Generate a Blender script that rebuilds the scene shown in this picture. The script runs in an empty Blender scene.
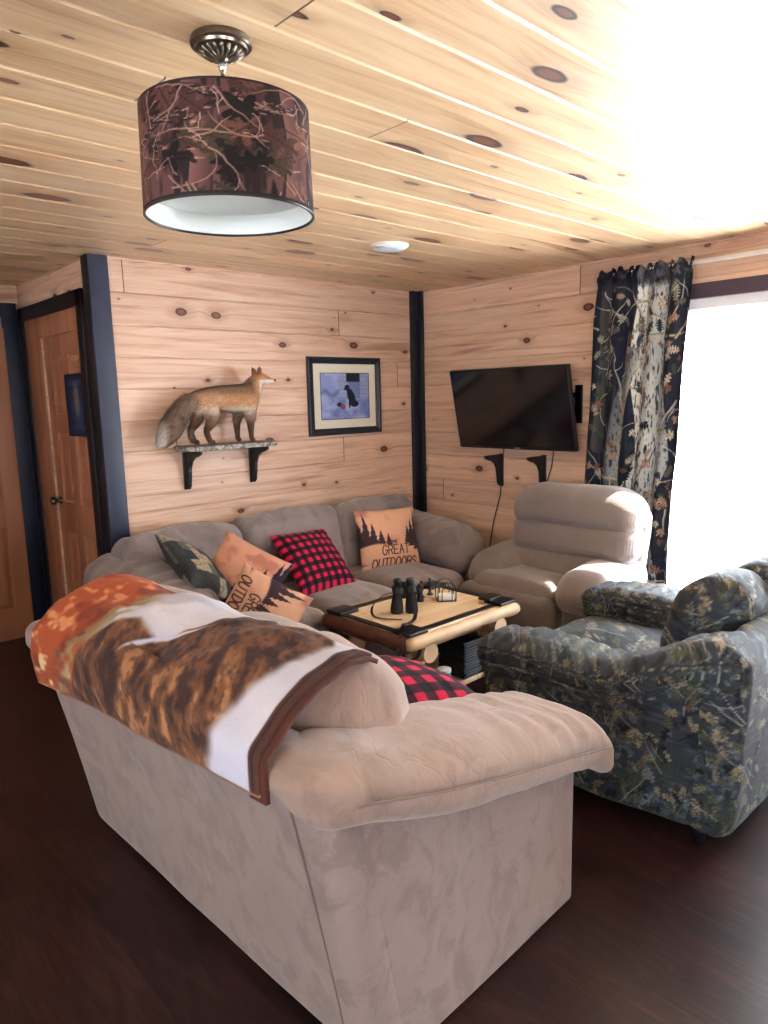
import bpy, math, random
import numpy as np
from mathutils import Vector, Matrix

random.seed(7)
rng = np.random.default_rng(11)
SC = bpy.context.scene
COL = SC.collection
X0, Y0, CEIL, EYE = 4.183, 4.068, 2.44, 1.62
PI = math.pi

# ------------------------------------------------------------------ noise
def _h(ix, iy, iz):
    n = (ix * 374761393 + iy * 668265263 + iz * 2147483647 // 7) & 0xffffffff
    n = (n ^ (n >> 13)) * 1274126177 & 0xffffffff
    return ((n ^ (n >> 16)) & 0xffff) / 65535.0
def vnoise(P):
    P = np.asarray(P, float)
    I = np.floor(P).astype(np.int64); F = P - I; F = F * F * (3 - 2 * F)
    out = 0
    for dx in (0, 1):
        for dy in (0, 1):
            for dz in (0, 1):
                w = (F[:, 0] if dx else 1 - F[:, 0]) * (F[:, 1] if dy else 1 - F[:, 1]) * (F[:, 2] if dz else 1 - F[:, 2])
                out = out + w * _h(I[:, 0] + dx, I[:, 1] + dy, I[:, 2] + dz)
    return out * 2 - 1
def fbm(P, o=3):
    s = 0; a = 1.0; P = np.asarray(P, float)
    for k in range(o):
        s = s + a * vnoise(P + 17.3 * k); P = P * 2.03; a *= .5
    return s / 1.8
def sstep(a, b, x):
    t = np.clip((x - a) / (b - a), 0, 1); return t * t * (3 - 2 * t)
def lin(c):
    c = np.asarray(c, float)
    if c.max() > 1.001: c = c / 255.0
    return np.where(c <= .04045, c / 12.92, ((c + .055) / 1.055) ** 2.4)
def L4(c):
    v = lin(c); return (float(v[0]), float(v[1]), float(v[2]), 1.0)

# ------------------------------------------------------------------ objects
def link(o, parent=None):
    COL.objects.link(o)
    if parent is not None: o.parent = parent
    return o
def mesh_obj(name, V, F, mat, parent=None, smooth=True, col=None, mats=None, fmi=None, auto=None):
    me = bpy.data.meshes.new(name)
    me.from_pydata([tuple(map(float, v)) for v in V], [], [tuple(int(i) for i in f) for f in F])
    if smooth: me.polygons.foreach_set('use_smooth', [True] * len(me.polygons))
    if col is not None:
        a = me.color_attributes.new(name='Col', type='FLOAT_COLOR', domain='POINT')
        c = np.ones((len(V), 4), np.float32); c[:, :3] = lin(np.clip(col, 0, 1))
        a.data.foreach_set('color', c.ravel())
    if mats:
        for m in mats: me.materials.append(m)
        if fmi is not None: me.polygons.foreach_set('material_index', [int(i) for i in fmi])
    elif mat: me.materials.append(mat)
    me.validate(); me.update()
    if auto: me.set_sharp_from_angle(angle=math.radians(auto))
    return link(bpy.data.objects.new(name, me), parent)
def tag(o, label=None, cat=None, group=None, kind=None):
    if label: o['label'] = label
    if cat: o['category'] = cat
    if group: o['group'] = group
    if kind: o['kind'] = kind
    return o
def thing(name, label, cat, loc=(0, 0, 0), rot=(0, 0, 0), group=None):
    o = bpy.data.objects.new(name, None); o.location = loc; o.rotation_euler = rot
    o.empty_display_size = .1
    link(o); return tag(o, label, cat, group)
def struct(o): o['kind'] = 'structure'; return o

class MB:
    def __init__(s): s.V = []; s.F = []; s.n = 0; s.M = []; s.C = []
    def add(s, V, F, mi=0, col=None):
        V = np.asarray(V, float)
        s.V.append(V); s.F += [tuple(i + s.n for i in f) for f in F]; s.M += [mi] * len(F); s.n += len(V)
        if col is not None: s.C.append(np.broadcast_to(col, (len(V), 3)))
        return s
    def verts(s): return np.vstack(s.V)
    def build(s, name, mat, parent=None, smooth=True, mats=None, auto=None, xf=None):
        V = s.verts()
        if xf is not None: V = xf(V)
        return mesh_obj(name, V, s.F, mat, parent, smooth, np.vstack(s.C) if s.C else None, mats, s.M if mats else None, auto)

def axis_co(h, r, n, m):
    inner = np.linspace(-(h - r), h - r, n + 1)
    t = r * np.tan(np.linspace(0, PI / 4, m + 1)[1:])
    return np.concatenate([(-(h - r) - t)[::-1], inner, (h - r) + t])
def rbox(size, r, n=(8, 8, 8), m=4, c=(0, 0, 0)):
    h = np.array(size, float) / 2; r = min(r, h.min() * .98)
    A = [axis_co(h[i], r, n[i], m) for i in range(3)]
    key = {}; V = []; F = []
    def vid(i, j, k):
        q = (i, j, k)
        if q not in key: key[q] = len(V); V.append((A[0][i], A[1][j], A[2][k]))
        return key[q]
    N = [len(a) - 1 for a in A]
    for ax in range(3):
        b, d = (ax + 1) % 3, (ax + 2) % 3
        for side in (0, N[ax]):
            for j in range(N[b]):
                for k in range(N[d]):
                    q = []
                    for (jj, kk) in ((j, k), (j + 1, k), (j + 1, k + 1), (j, k + 1)):
                        t = [0, 0, 0]; t[ax] = side; t[b] = jj; t[d] = kk; q.append(vid(*t))
                    F.append(q if side else q[::-1])
    V = np.array(V); inn = np.clip(V, -(h - r), h - r); d = V - inn
    l = np.linalg.norm(d, axis=1, keepdims=True); l[l < 1e-9] = 1
    V = inn + d / l * r
    return V + np.array(c, float), F
def vnormals(V, F):
    N = np.zeros_like(V); Q = np.array([f if len(f) == 4 else (f[0], f[1], f[2], f[2]) for f in F])
    a = np.cross(V[Q[:, 2]] - V[Q[:, 0]], V[Q[:, 3]] - V[Q[:, 1]])
    for k in range(4): np.add.at(N, Q[:, k], a)
    l = np.linalg.norm(N, axis=1, keepdims=True); l[l < 1e-12] = 1
    return N / l
def puff(V, h, amt):
    """bulge faces of a box of half-sizes h outward: amt per axis"""
    U = np.clip(np.abs(V) / h, 0, 1); W = V.copy()
    for a in range(3):
        b, d = (a + 1) % 3, (a + 2) % 3
        W[:, a] += np.sign(V[:, a]) * amt[a] * U[:, a] * (1 - U[:, b] ** 2.2) * (1 - U[:, d] ** 2.2)
    return W
def tube(P, r, seg=8, cap=True):
    P = [Vector(p) for p in P]; n = len(P)
    R = r if hasattr(r, '__len__') else [r] * n
    V = []; F = []; up = None
    for i in range(n):
        t = (P[min(i + 1, n - 1)] - P[max(i - 1, 0)]).normalized()
        if up is None: up = Vector((0, 0, 1)) if abs(t.z) < .9 else Vector((1, 0, 0))
        x = t.cross(up).normalized(); up = x.cross(t).normalized()
        for k in range(seg):
            a = 2 * PI * k / seg; V.append(P[i] + (x * math.cos(a) + up * math.sin(a)) * R[i])
    for i in range(n - 1):
        for k in range(seg):
            a, b = i * seg + k, i * seg + (k + 1) % seg
            F.append((a, b, b + seg, a + seg))
    if cap: F.append(tuple(range(seg))[::-1]); F.append(tuple(range((n - 1) * seg, n * seg)))
    return np.array([tuple(v) for v in V]), F
def box(c, s, b=0.0, rot=None):
    if b > 0: V, F = rbox(s, b, (1, 1, 1), 2)
    else:
        V = np.array([(x, y, z) for x in (-.5, .5) for y in (-.5, .5) for z in (-.5, .5)]) * np.array(s, float)
        F = [(0, 1, 3, 2), (4, 6, 7, 5), (0, 4, 5, 1), (2, 3, 7, 6), (0, 2, 6, 4), (1, 5, 7, 3)]
    if rot is not None: V = V @ np.array(rot.to_3x3()).T
    return V + np.array(c, float), F
def lathe(prof, seg=32, c=(0, 0, 0)):
    V = []; F = []
    for (r, z) in prof:
        for k in range(seg):
            a = 2 * PI * k / seg; V.append((c[0] + r * math.cos(a), c[1] + r * math.sin(a), c[2] + z))
    for i in range(len(prof) - 1):
        for k in range(seg):
            a, b = i * seg + k, i * seg + (k + 1) % seg
            F.append((a, b, b + seg, a + seg))
    return np.array(V), F
def prism(poly, t, c=(0, 0, 0), ex=(1, 0, 0), ey=(0, 0, 1), en=(0, 1, 0)):
    """2D outline poly extruded by t along en"""
    ex, ey, en = map(lambda q: np.array(q, float), (ex, ey, en)); c = np.array(c, float); n = len(poly)
    V = [c + ex * p[0] + ey * p[1] - en * t / 2 for p in poly] + [c + ex * p[0] + ey * p[1] + en * t / 2 for p in poly]
    F = [tuple(range(n))[::-1], tuple(range(n, 2 * n))] + [(i, (i + 1) % n, n + (i + 1) % n, n + i) for i in range(n)]
    return np.array(V), F

# ------------------------------------------------------------------ materials
class NT:
    def __init__(s, name):
        s.m = bpy.data.materials.new(name); s.m.use_nodes = True; s.t = s.m.node_tree; s.t.nodes.clear()
        s.out = s.t.nodes.new('ShaderNodeOutputMaterial'); s.b = s.t.nodes.new('ShaderNodeBsdfPrincipled')
        s.t.links.new(s.b.outputs[0], s.out.inputs[0])
    def n(s, typ, **k):
        nd = s.t.nodes.new('ShaderNode' + typ)
        for a, v in k.items(): setattr(nd, a, v)
        return nd
    def set(s, sock, v):
        if hasattr(v, 'is_output') or isinstance(v, bpy.types.NodeSocket): s.t.links.new(v, sock)
        else: sock.default_value = v
    def math(s, op, a, b=0.0, c=0.0, clamp=False):
        nd = s.n('Math', operation=op, use_clamp=clamp); s.set(nd.inputs[0], a); s.set(nd.inputs[1], b)
        if op in ('MULTIPLY_ADD', 'WRAP', 'COMPARE'): s.set(nd.inputs[2], c)
        return nd.outputs[0]
    def ss(s, a, b, x):
        nd = s.n('MapRange', interpolation_type='SMOOTHSTEP'); s.set(nd.inputs[0], x)
        lo, hi = (a, b)
        if a <= b: nd.inputs[1].default_value = a; nd.inputs[2].default_value = b
        else: nd.inputs[1].default_value = b; nd.inputs[2].default_value = a; nd.inputs[3].default_value = 1; nd.inputs[4].default_value = 0
        return nd.outputs[0]
    def mix(s, f, a, b, mode='MIX'):
        nd = s.n('Mix', data_type='RGBA', blend_type=mode); s.set(nd.inputs[0], f); s.set(nd.inputs[6], a); s.set(nd.inputs[7], b)
        return nd.outputs[2]
    def comb(s, x, y, z=0.0):
        nd = s.n('CombineXYZ'); s.set(nd.inputs[0], x); s.set(nd.inputs[1], y); s.set(nd.inputs[2], z); return nd.outputs[0]
    def noise(s, vec, scale=5, detail=3, rough=.5, dist=0.0, col=False):
        nd = s.n('TexNoise'); s.set(nd.inputs['Vector'], vec); nd.inputs['Scale'].default_value = scale
        nd.inputs['Detail'].default_value = detail; nd.inputs['Roughness'].default_value = rough; nd.inputs['Distortion'].default_value = dist
        return nd.outputs[1 if col else 0]
    def ramp(s, f, stops):
        nd = s.n('ValToRGB'); s.set(nd.inputs[0], f); e = nd.color_ramp.elements
        while len(e) < len(stops): e.new(.5)
        for el, (p, c) in zip(e, stops): el.position = p; el.color = c
        return nd.outputs[0]
    def obj(s): return s.n('TexCoord').outputs['Object']
    def sep(s, v):
        nd = s.n('SeparateXYZ'); s.set(nd.inputs[0], v); return nd.outputs
    def bump(s, h, strength=.3, dist=.01, nrm=None):
        nd = s.n('Bump'); nd.inputs['Strength'].default_value = strength; nd.inputs['Distance'].default_value = dist
        s.set(nd.inputs['Height'], h)
        if nrm is not None: s.set(nd.inputs['Normal'], nrm)
        return nd.outputs[0]
    def P(s, **k):
        for a, v in k.items(): s.set(s.b.inputs[a.replace('_', ' ')], v)
        return s.m
def plain(name, c, rough=.5, metal=0.0, spec=.5, vary=.08, scale=30, bump=0.0, coat=0.0):
    t = NT(name); o = t.obj(); nz = t.noise(o, scale, 3)
    a = np.array(L4(c)); d = a.copy(); d[:3] *= (1 - vary * 2); b = a.copy(); b[:3] = np.minimum(b[:3] * (1 + vary), 1)
    colr = t.mix(nz, tuple(d), tuple(b))
    t.P(Base_Color=colr, Roughness=rough, Metallic=metal, Specular_IOR_Level=spec, Coat_Weight=coat)
    if bump: t.P(Normal=t.bump(nz, .5, bump))
    return t.m

def pine(name, pitch, org, light, mid, dark, rough=.45, coat=0.0, coat_r=.2, seed=0.0, knots=.5, streak=.35, kxs=3.3, krs=1.0):
    t = NT(name); u, v, w = t.sep(t.obj())
    vv = t.math('DIVIDE', t.math('SUBTRACT', v, org), pitch); bi = t.math('FLOOR', vv)
    wn = t.n('TexWhiteNoise', noise_dimensions='1D'); t.set(wn.inputs['W'], t.math('ADD', bi, seed)); r1 = wn.outputs[0]
    u2 = t.math('ADD', u, t.math('MULTIPLY', r1, 31.0))
    L = 4.4; seg = t.math('FLOOR', t.math('DIVIDE', u2, L)); fr = t.math('FRACT', t.math('DIVIDE', u2, L))
    wn2 = t.n('TexWhiteNoise', noise_dimensions='2D'); t.set(wn2.inputs['Vector'], t.comb(bi, seg)); r2 = wn2.outputs[0]
    u3 = t.math('ADD', u2, t.math('MULTIPLY', r2, 11.0))
    # knots
    kx = t.math('MULTIPLY', u3, kxs); ky = t.math('ADD', t.math('MULTIPLY', v, 5.4), t.math('MULTIPLY', r1, 7.0))
    wob = t.noise(t.comb(u3, v), 14, 2)
    vor = t.n('TexVoronoi', voronoi_dimensions='2D', feature='F1'); t.set(vor.inputs['Vector'], t.comb(kx, ky)); vor.inputs['Scale'].default_value = 1.0
    vor.inputs['Randomness'].default_value = .9
    vc = t.sep(vor.outputs['Color']); d = t.math('ADD', vor.outputs['Distance'], t.math('MULTIPLY', t.math('SUBTRACT', wob, .5), .05))
    on = t.math('GREATER_THAN', vc[0], 1 - knots); kr = t.math('MULTIPLY_ADD', t.math('POWER', vc[1], 2.5), .085 * krs, .014 * krs)
    q = t.math('DIVIDE', d, kr)                                    # 1 = knot edge
    core = t.math('MULTIPLY', t.ss(1.15, .75, q), on)
    ring = t.math('MULTIPLY', t.math('MULTIPLY', t.ss(1.3, .95, q), t.ss(.55, .9, q)), on)
    halo = t.math('MULTIPLY', t.ss(4.0, 1.0, q), on)
    # grain, bending away from knots
    vb = t.math('ADD', v, t.math('MULTIPLY', halo, .02))
    g1 = t.noise(t.comb(t.math('MULTIPLY', u3, .9), t.math('MULTIPLY', vb, 16.0), t.math('MULTIPLY', bi, 3.1)), 1.6, 5, .6, .8)
    g2 = t.noise(t.comb(t.math('MULTIPLY', u3, 2.0), t.math('MULTIPLY', vb, 150.0), bi), 1.5, 3, .6, .3)
    g3 = t.noise(t.comb(t.math('MULTIPLY', u3, .55), t.math('MULTIPLY', vb, 7.0), t.math('MULTIPLY', bi, 9.7)), 1.3, 4, .55, 1.2)
    c = t.ramp(g1, [(.25, L4(light)), (.55, L4(mid)), (.85, L4(dark))])
    c = t.mix(t.math('MULTIPLY', t.ss(.45, .8, g2), .28), c, L4(dark))
    c = t.mix(t.math('MULTIPLY', t.ss(.58, .72, g3), streak), c, L4(np.array(dark) * .8))
    tone = t.math('MULTIPLY_ADD', r2, .24, .86)
    tn = t.n('CombineColor'); [t.set(tn.inputs[i], tone) for i in range(3)]
    c = t.mix(1.0, c, tn.outputs[0], 'MULTIPLY')
    c = t.mix(t.math('MULTIPLY', halo, .35), c, L4(np.array(dark) * .85))
    c = t.mix(core, c, L4((120, 66, 40))); c = t.mix(ring, c, L4((48, 24, 18)))
    # butt joint
    j = t.math('LESS_THAN', t.math('MINIMUM', fr, t.math('SUBTRACT', 1.0, fr)), .0006)
    c = t.mix(j, c, L4((60, 35, 22)))
    t.P(Base_Color=c, Roughness=rough, Coat_Weight=coat, Coat_Roughness=coat_r, Specular_IOR_Level=.4)
    t.P(Normal=t.bump(t.math('ADD', g2, t.math('MULTIPLY', g1, .6)), .12, .004))
    return t.m

def suede(name, lo, hi, hl, scale=5.0, patch=.6, rough=.9, mid=.5, cz=.16):
    t = NT(name); o = t.obj()
    d = t.noise(o, scale * .6, 3, .5, 0, True)
    sc = t.n('VectorMath', operation='MULTIPLY_ADD'); t.set(sc.inputs[0], d); sc.inputs[1].default_value = (.25,) * 3; t.set(sc.inputs[2], o)
    mp = t.n('Mapping'); t.set(mp.inputs[0], sc.outputs[0]); mp.inputs['Scale'].default_value = (1.2, 1.2, .75)
    a = t.noise(mp.outputs[0], scale * 1.6, 5, .62, .35); b = t.noise(mp.outputs[0], scale * .6, 2)
    f = t.ss(mid - .11, mid + .11, t.math('MULTIPLY_ADD', t.math('SUBTRACT', b, .5), .5, a))
    fine = t.noise(o, 220, 2)
    c = t.mix(b, L4(lo), L4(hi)); c = t.mix(t.math('MULTIPLY', f, patch), c, L4(hl))
    c = t.mix(t.math('MULTIPLY', fine, .12), c, L4(np.array(lo) * .8))
    t.P(Base_Color=c, Roughness=rough, Sheen_Weight=.35, Sheen_Roughness=.5, Specular_IOR_Level=.15)
    w = t.noise(o, 9, 3, .5, .5)
    cr = t.noise(mp.outputs[0], 4.2, 2, .45, 1.1); rd_ = t.ss(.035, 0, t.math('ABSOLUTE', t.math('SUBTRACT', cr, .5)))
    w = t.math('SUBTRACT', w, t.math('MULTIPLY', rd_, cz))
    t.P(Normal=t.bump(t.math('ADD', t.math('MULTIPLY', fine, .12), w), .35, .012))
    return t.m
def vcol(name, rough=.85, sheen=.03, fine=300, bump=.15, spec=.2, wr=0.0):
    t = NT(name); a = t.n('Attribute', attribute_name='Col'); nz = t.noise(t.obj(), fine, 2)
    c = t.mix(t.math('MULTIPLY', nz, .18), a.outputs['Color'], (.02, .02, .02, 1))
    t.P(Base_Color=c, Roughness=rough, Sheen_Weight=sheen, Specular_IOR_Level=spec)
    h = nz
    if wr: h = t.math('ADD', nz, t.math('MULTIPLY', t.noise(t.obj(), 14, 3, .5, .6), wr))
    t.P(Normal=t.bump(h, bump, .006))
    return t.m

M = {}
M['pine_wall'] = pine('pine_wall', .181, 2.25, (232, 202, 177), (213, 174, 146), (162, 111, 82), rough=.45, seed=3, knots=.34, streak=.55, krs=1.15)
M['pine_tv'] = M['pine_wall']
M['pine_ceiling'] = pine('pine_ceiling', .19, .095, (238, 212, 174), (222, 186, 140), (172, 116, 70), rough=.45, coat=1.0, coat_r=.48, seed=23, knots=.55, streak=.75, kxs=2.0, krs=1.9)
M['pine_hall'] = M['pine_wall']
M['pine_door'] = pine('pine_door', .115, 0, (190, 136, 100), (170, 112, 80), (128, 72, 50), rough=.4, seed=40, knots=.3)
M['bluetrim'] = plain('dark_blue_stain', (26, 36, 62), .45, vary=.35, scale=7)
M['blacktrim'] = plain('dark_navy_stain', (12, 14, 26), .5, vary=.2)
M['black'] = plain('black_paint', (14, 14, 17), .4)
M['black_metal'] = plain('black_metal', (18, 18, 20), .35, .6)
M['brass'] = plain('antique_nickel', (128, 118, 106), .28, 1.0, vary=.2, scale=60)
M['chrome'] = plain('chrome', (190, 190, 190), .15, 1.0)
M['white'] = plain('white_plastic', (236, 236, 232), .4, vary=.02)
M['vinyl'] = plain('white_vinyl', (226, 230, 236), .35, vary=.02)
M['header'] = plain('purple_grey_trim', (64, 50, 66), .5, vary=.15)
M['rubber'] = plain('black_rubber', (13, 14, 17), .55)
M['rubber2'] = plain('textured_black_rubber', (20, 22, 27), .7, bump=.002, scale=120)
M['taupe'] = suede('taupe_microsuede', (140, 118, 106), (164, 141, 129), (112, 92, 82), 6.0, .42, mid=.58)
M['taupe_side'] = suede('taupe_microsuede_panel', (134, 116, 110), (158, 140, 133), (108, 90, 85), 7.0, .5, mid=.56, cz=.0)
M['greytaupe'] = suede('grey_taupe_suede', (126, 113, 108), (154, 142, 137), (102, 90, 86), 4.5, .5, mid=.56)
M['piping'] = plain('taupe_piping', (128, 108, 100), .9)
M['glass'] = None

def floor_mat():
    t = NT('dark_laminate'); x, y, z = t.sep(t.obj())
    W = .14; b = t.math('FLOOR', t.math('DIVIDE', x, W)); fx = t.math('FRACT', t.math('DIVIDE', x, W))
    wn = t.n('TexWhiteNoise', noise_dimensions='1D'); t.set(wn.inputs['W'], b); r = wn.outputs[0]
    y2 = t.math('ADD', y, t.math('MULTIPLY', r, 9.0)); s = t.math('FLOOR', t.math('DIVIDE', y2, 1.2)); fy = t.math('FRACT', t.math('DIVIDE', y2, 1.2))
    wn2 = t.n('TexWhiteNoise', noise_dimensions='2D'); t.set(wn2.inputs['Vector'], t.comb(b, s)); r2 = wn2.outputs[0]
    g = t.noise(t.comb(t.math('MULTIPLY', x, 9.0), t.math('MULTIPLY', y2, 1.3), t.math('MULTIPLY', r2, 20.0)), 2.2, 6, .65, 2.2)
    c = t.ramp(g, [(.3, L4((25, 13, 13))), (.52, L4((46, 25, 23))), (.75, L4((72, 42, 36)))])
    tn = t.math('MULTIPLY_ADD', r2, .5, .7); cc = t.n('CombineColor'); [t.set(cc.inputs[i], tn) for i in range(3)]
    c = t.mix(1.0, c, cc.outputs[0], 'MULTIPLY')
    j = t.math('MAXIMUM', t.math('LESS_THAN', fx, .018), t.math('LESS_THAN', fy, .002))
    c = t.mix(j, c, L4((12, 7, 7)))
    sp = t.noise(t.obj(), 95, 2, .5); spots = t.math('MULTIPLY', t.ss(.76, .79, sp), .5)
    c = t.mix(spots, c, L4((150, 135, 125)))
    t.P(Base_Color=c, Roughness=t.math('MULTIPLY_ADD', g, .15, .28), Specular_IOR_Level=.45)
    t.P(Normal=t.bump(g, .08, .003)); return t.m
M['floor'] = floor_mat()
def glass_mat():
    t = NT('window_glass'); tr = t.n('BsdfTransparent'); gl = t.n('BsdfGlossy'); gl.inputs['Roughness'].default_value = .02
    fr = t.n('Fresnel'); ge = t.n('NewGeometry'); t.set(fr.inputs[0], t.math('SUBTRACT', 1.45, t.math('MULTIPLY', ge.outputs['Backfacing'], .7603))); mx = t.n('MixShader')
    t.set(mx.inputs[0], fr.outputs[0]); t.set(mx.inputs[1], tr.outputs[0]); t.set(mx.inputs[2], gl.outputs[0]); t.set(t.out.inputs[0], mx.outputs[0]); return t.m
M['glass'] = glass_mat()
def emis(name, c, s):
    t = NT(name); t.P(Base_Color=L4(c), Emission_Color=L4(c), Emission_Strength=s); return t.m

# ------------------------------------------------------------------ board walls
def board_panel(name, u0, u1, v0, v1, pitch, org, mat, loc, rot, gap=.0035, bev=.006, holes=(), cuts_u=()):
    """planks running along local x, stacked along local y, facing local +z; holes are (u0,u1,v0,v1)"""
    us = sorted(set([u0, u1] + [c for h in holes for c in h[:2]])); k0 = math.floor((v0 - org) / pitch) - 1
    edges = []
    k = k0
    while org + k * pitch < v1 + pitch:
        a = org + k * pitch; edges += [(a - bev * .0, -gap * 1.6), (a + bev, 0), (a + pitch - bev, 0)]; k += 1
    vs = [(v, z) for v, z in edges if v0 < v < v1]
    for c in [v0, v1] + [c for h in holes for c in h[2:]]:
        if v0 <= c <= v1: vs.append((c, 0.0))
    vs.sort(); V = []; F = []
    nu, nv = len(us), len(vs)
    for v, z in vs:
        for u in us: V.append((u, v, z))
    for j in range(nv - 1):
        for i in range(nu - 1):
            cu, cv = (us[i] + us[i + 1]) / 2, (vs[j][0] + vs[j + 1][0]) / 2
            if any(h[0] < cu < h[1] and h[2] < cv < h[3] for h in holes): continue
            F.append((j * nu + i, j * nu + i + 1, (j + 1) * nu + i + 1, (j + 1) * nu + i))
    # thickness: back sheet
    n = len(V)
    B = []
    for v, z in vs:
        for u in us: B.append((u, v, -.12))
    F2 = [tuple(i + n for i in f)[::-1] for f in F]
    E = {}
    for f in F:
        for a, b in zip(f, f[1:] + f[:1]): E[(a, b)] = 1
    S = [(b, a, a + n, b + n) for (a, b) in E if (b, a) not in E]
    o = mesh_obj(name, V + B, F + F2 + S, mat, None, False)
    o.location = loc; o.rotation_euler = rot
    return struct(o)
R90 = PI / 2
WIN = (-.08, 2.03, .06, 2.135)    # y0,y1,z0,z1 of the patio opening
XW, YW = -2.6, -3.0
XH, YE = 1.62, 5.39
# back wall: local x -> world x, local y -> world z, faces -y
board_panel('wall_back', XH, X0 + .12, 0, CEIL, .181, 2.25, M['pine_wall'], (0, Y0, 0), (R90, 0, 0))
board_panel('wall_right', -Y0, -YW, 0, CEIL, .181, 2.25, M['pine_tv'], (X0, 0, 0), (R90, 0, -R90), holes=[(-WIN[1], -WIN[0], WIN[2], WIN[3])])
board_panel('wall_hall_side', -YE - .1, -Y0 - .12, 0, CEIL, .181, 2.25, M['pine_hall'], (XH, 0, 0), (R90, 0, -R90), holes=[(-5.0, -4.29, 0, 2.06)])
board_panel('wall_hall_end', .35, XH + .1, 0, CEIL, .181, 2.25, M['pine_hall'], (0, YE, 0), (R90, 0, 0))
board_panel('wall_hall_left', Y0, YE, 0, CEIL, .181, 2.25, M['pine_hall'], (.45, 0, 0), (R90, 0, R90))
board_panel('wall_back_left', XW, .45, 0, CEIL, .181, 2.25, M['pine_wall'], (0, Y0, 0), (R90, 0, 0))
board_panel('wall_left', YW, Y0, 0, CEIL, .181, 2.25, M['pine_wall'], (XW, 0, 0), (R90, 0, R90), holes=[(-.4, 1.6, .95, 2.05)])
board_panel('wall_front', -X0, -XW, 0, CEIL, .181, 2.25, M['pine_wall'], (0, YW, 0), (R90, 0, PI), holes=[(-2.4, -1.2, .95, 2.05), (.2, 1.6, .95, 2.05)])
# ceiling: local x -> world x, local y -> world -y, faces -z
board_panel('ceiling', XW - .1, X0 + .12, -YE - .1, -YW + .1, .19, .095, M['pine_ceiling'], (0, 0, CEIL), (PI, 0, 0), gap=.003, bev=.007)
V, F = box(((XW + X0) / 2, (YW + YE) / 2, -.05), (X0 - XW + .3, YE - YW + .3, .1)); struct(mesh_obj('floor', V, F, M['floor'], None, False))

# trims
def trim(name, boxes, mat, b=.004):
    m = MB()
    for c, s in boxes: m.add(*box(c, s, b))
    return struct(m.build(name, mat, auto=40))
def bx2(x0, x1, y0, y1, z0, z1): return (((x0 + x1) / 2, (y0 + y1) / 2, (z0 + z1) / 2), (x1 - x0, y1 - y0, z1 - z0))
trim('trim_1', [bx2(XH - .03, 1.705, Y0 - .022, Y0, 0, CEIL)], M['bluetrim'])
trim('trim_2', [bx2(XH - .03, XH, Y0, Y0 + .075, 0, CEIL)], M['blacktrim'])
trim('trim_3', [bx2(X0 - .095, X0, Y0 - .03, Y0, 0, CEIL), bx2(X0 - .03, X0, Y0 - .07, Y0, 0, CEIL)], M['blacktrim'])
trim('trim_4', [bx2(XH - .022, XH, 4.215, 4.30, 0, 2.28), bx2(XH - .022, XH, 4.215, 5.36, 2.19, 2.28), bx2(XH - .022, XH, 5.26, 5.36, 0, 2.28)], M['blacktrim'])
trim('trim_5', [bx2(1.50, 1.60, YE - .022, YE, 0, 2.22), bx2(.75, 1.60, YE - .022, YE, 2.22, 2.32)], M['bluetrim'])
trim('trim_6', [bx2(XH - .012, XH, 5.0, 5.26, 0, 2.19), bx2(XH - .012, XH, 4.30, 5.0, 2.06, 2.19)], M['pine_door'])
# crown strip on the tv wall and over the patio door
trim('trim_7', [bx2(X0 - .02, X0, -.2, 2.05, 2.135, 2.218)], M['header'])
trim('baseboard_back', [bx2(XH + .09, X0 - .1, Y0 - .018, Y0, 0, .11)], M['blacktrim'])
trim('baseboard_right', [bx2(X0 - .018, X0, 2.05, Y0 - .07, 0, .11)], M['blacktrim'])

def panel_door(name, w, h, parent_rot, loc, mat):
    t = bpy.data.objects.new(name, None); link(t); t.location = loc; t.rotation_euler = parent_rot; t['kind'] = 'structure'
    m = MB(); th = .035
    st = .11; cw = (w - 3 * st) / 2
    for x in (0, st + cw, 2 * (st + cw)): m.add(*box((x + st / 2, 0, h / 2), (st, th, h), .003))
    rows = [(0, .22), (.80, .20), (1.45, .12), (h - .12, .12)]
    for z, hh in rows:
        for i in (0, 1): m.add(*box((st + cw / 2 + i * (st + cw), 0, z + hh / 2), (cw, th, hh), .002))
    m.build('door_leaf', mat, t, auto=40)
    for (za, zb) in ((.22, .80), (1.0, 1.45), (1.57, h - .12)):
        for i in (0, 1):
            cx = st + cw / 2 + i * (st + cw); ww, hh = cw, zb - za
            V = []; F = []
            for k, (dx, yy) in enumerate(((0, .012), (.012, .005), (.05, .016))):
                for sx, sz in ((-1, -1), (1, -1), (1, 1), (-1, 1)):
                    V.append((cx + sx * (ww / 2 - dx), -yy + .004, (za + zb) / 2 + sz * (hh / 2 - dx)))
            for r in (0, 1):
                for q in range(4): a = r * 4 + q; b = r * 4 + (q + 1) % 4; F.append((a, b, b + 4, a + 4))
            F.append((8, 9, 10, 11)); mesh_obj('door_panel', V, F, mat, t, False)
    return t
d1 = panel_door('door_1', .71, 2.06, (0, 0, -R90), (XH + .03, 5.0, 0), M['pine_door'])
V, F = lathe([(.0, 0), (.03, 0), (.03, .006), (.012, .012), (.011, .03), (.026, .04), (.03, .052), (.022, .066), (0, .07)], 20)
k = mesh_obj('door_knob', V, F, M['brass'], d1); k.rotation_euler = (R90, 0, 0); k.location = (.055, -.018, 1.0)
d2 = panel_door('door_2', .76, 2.15, (0, 0, 0), (.74, YE - .02, 0), M['pine_door'])

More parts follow.
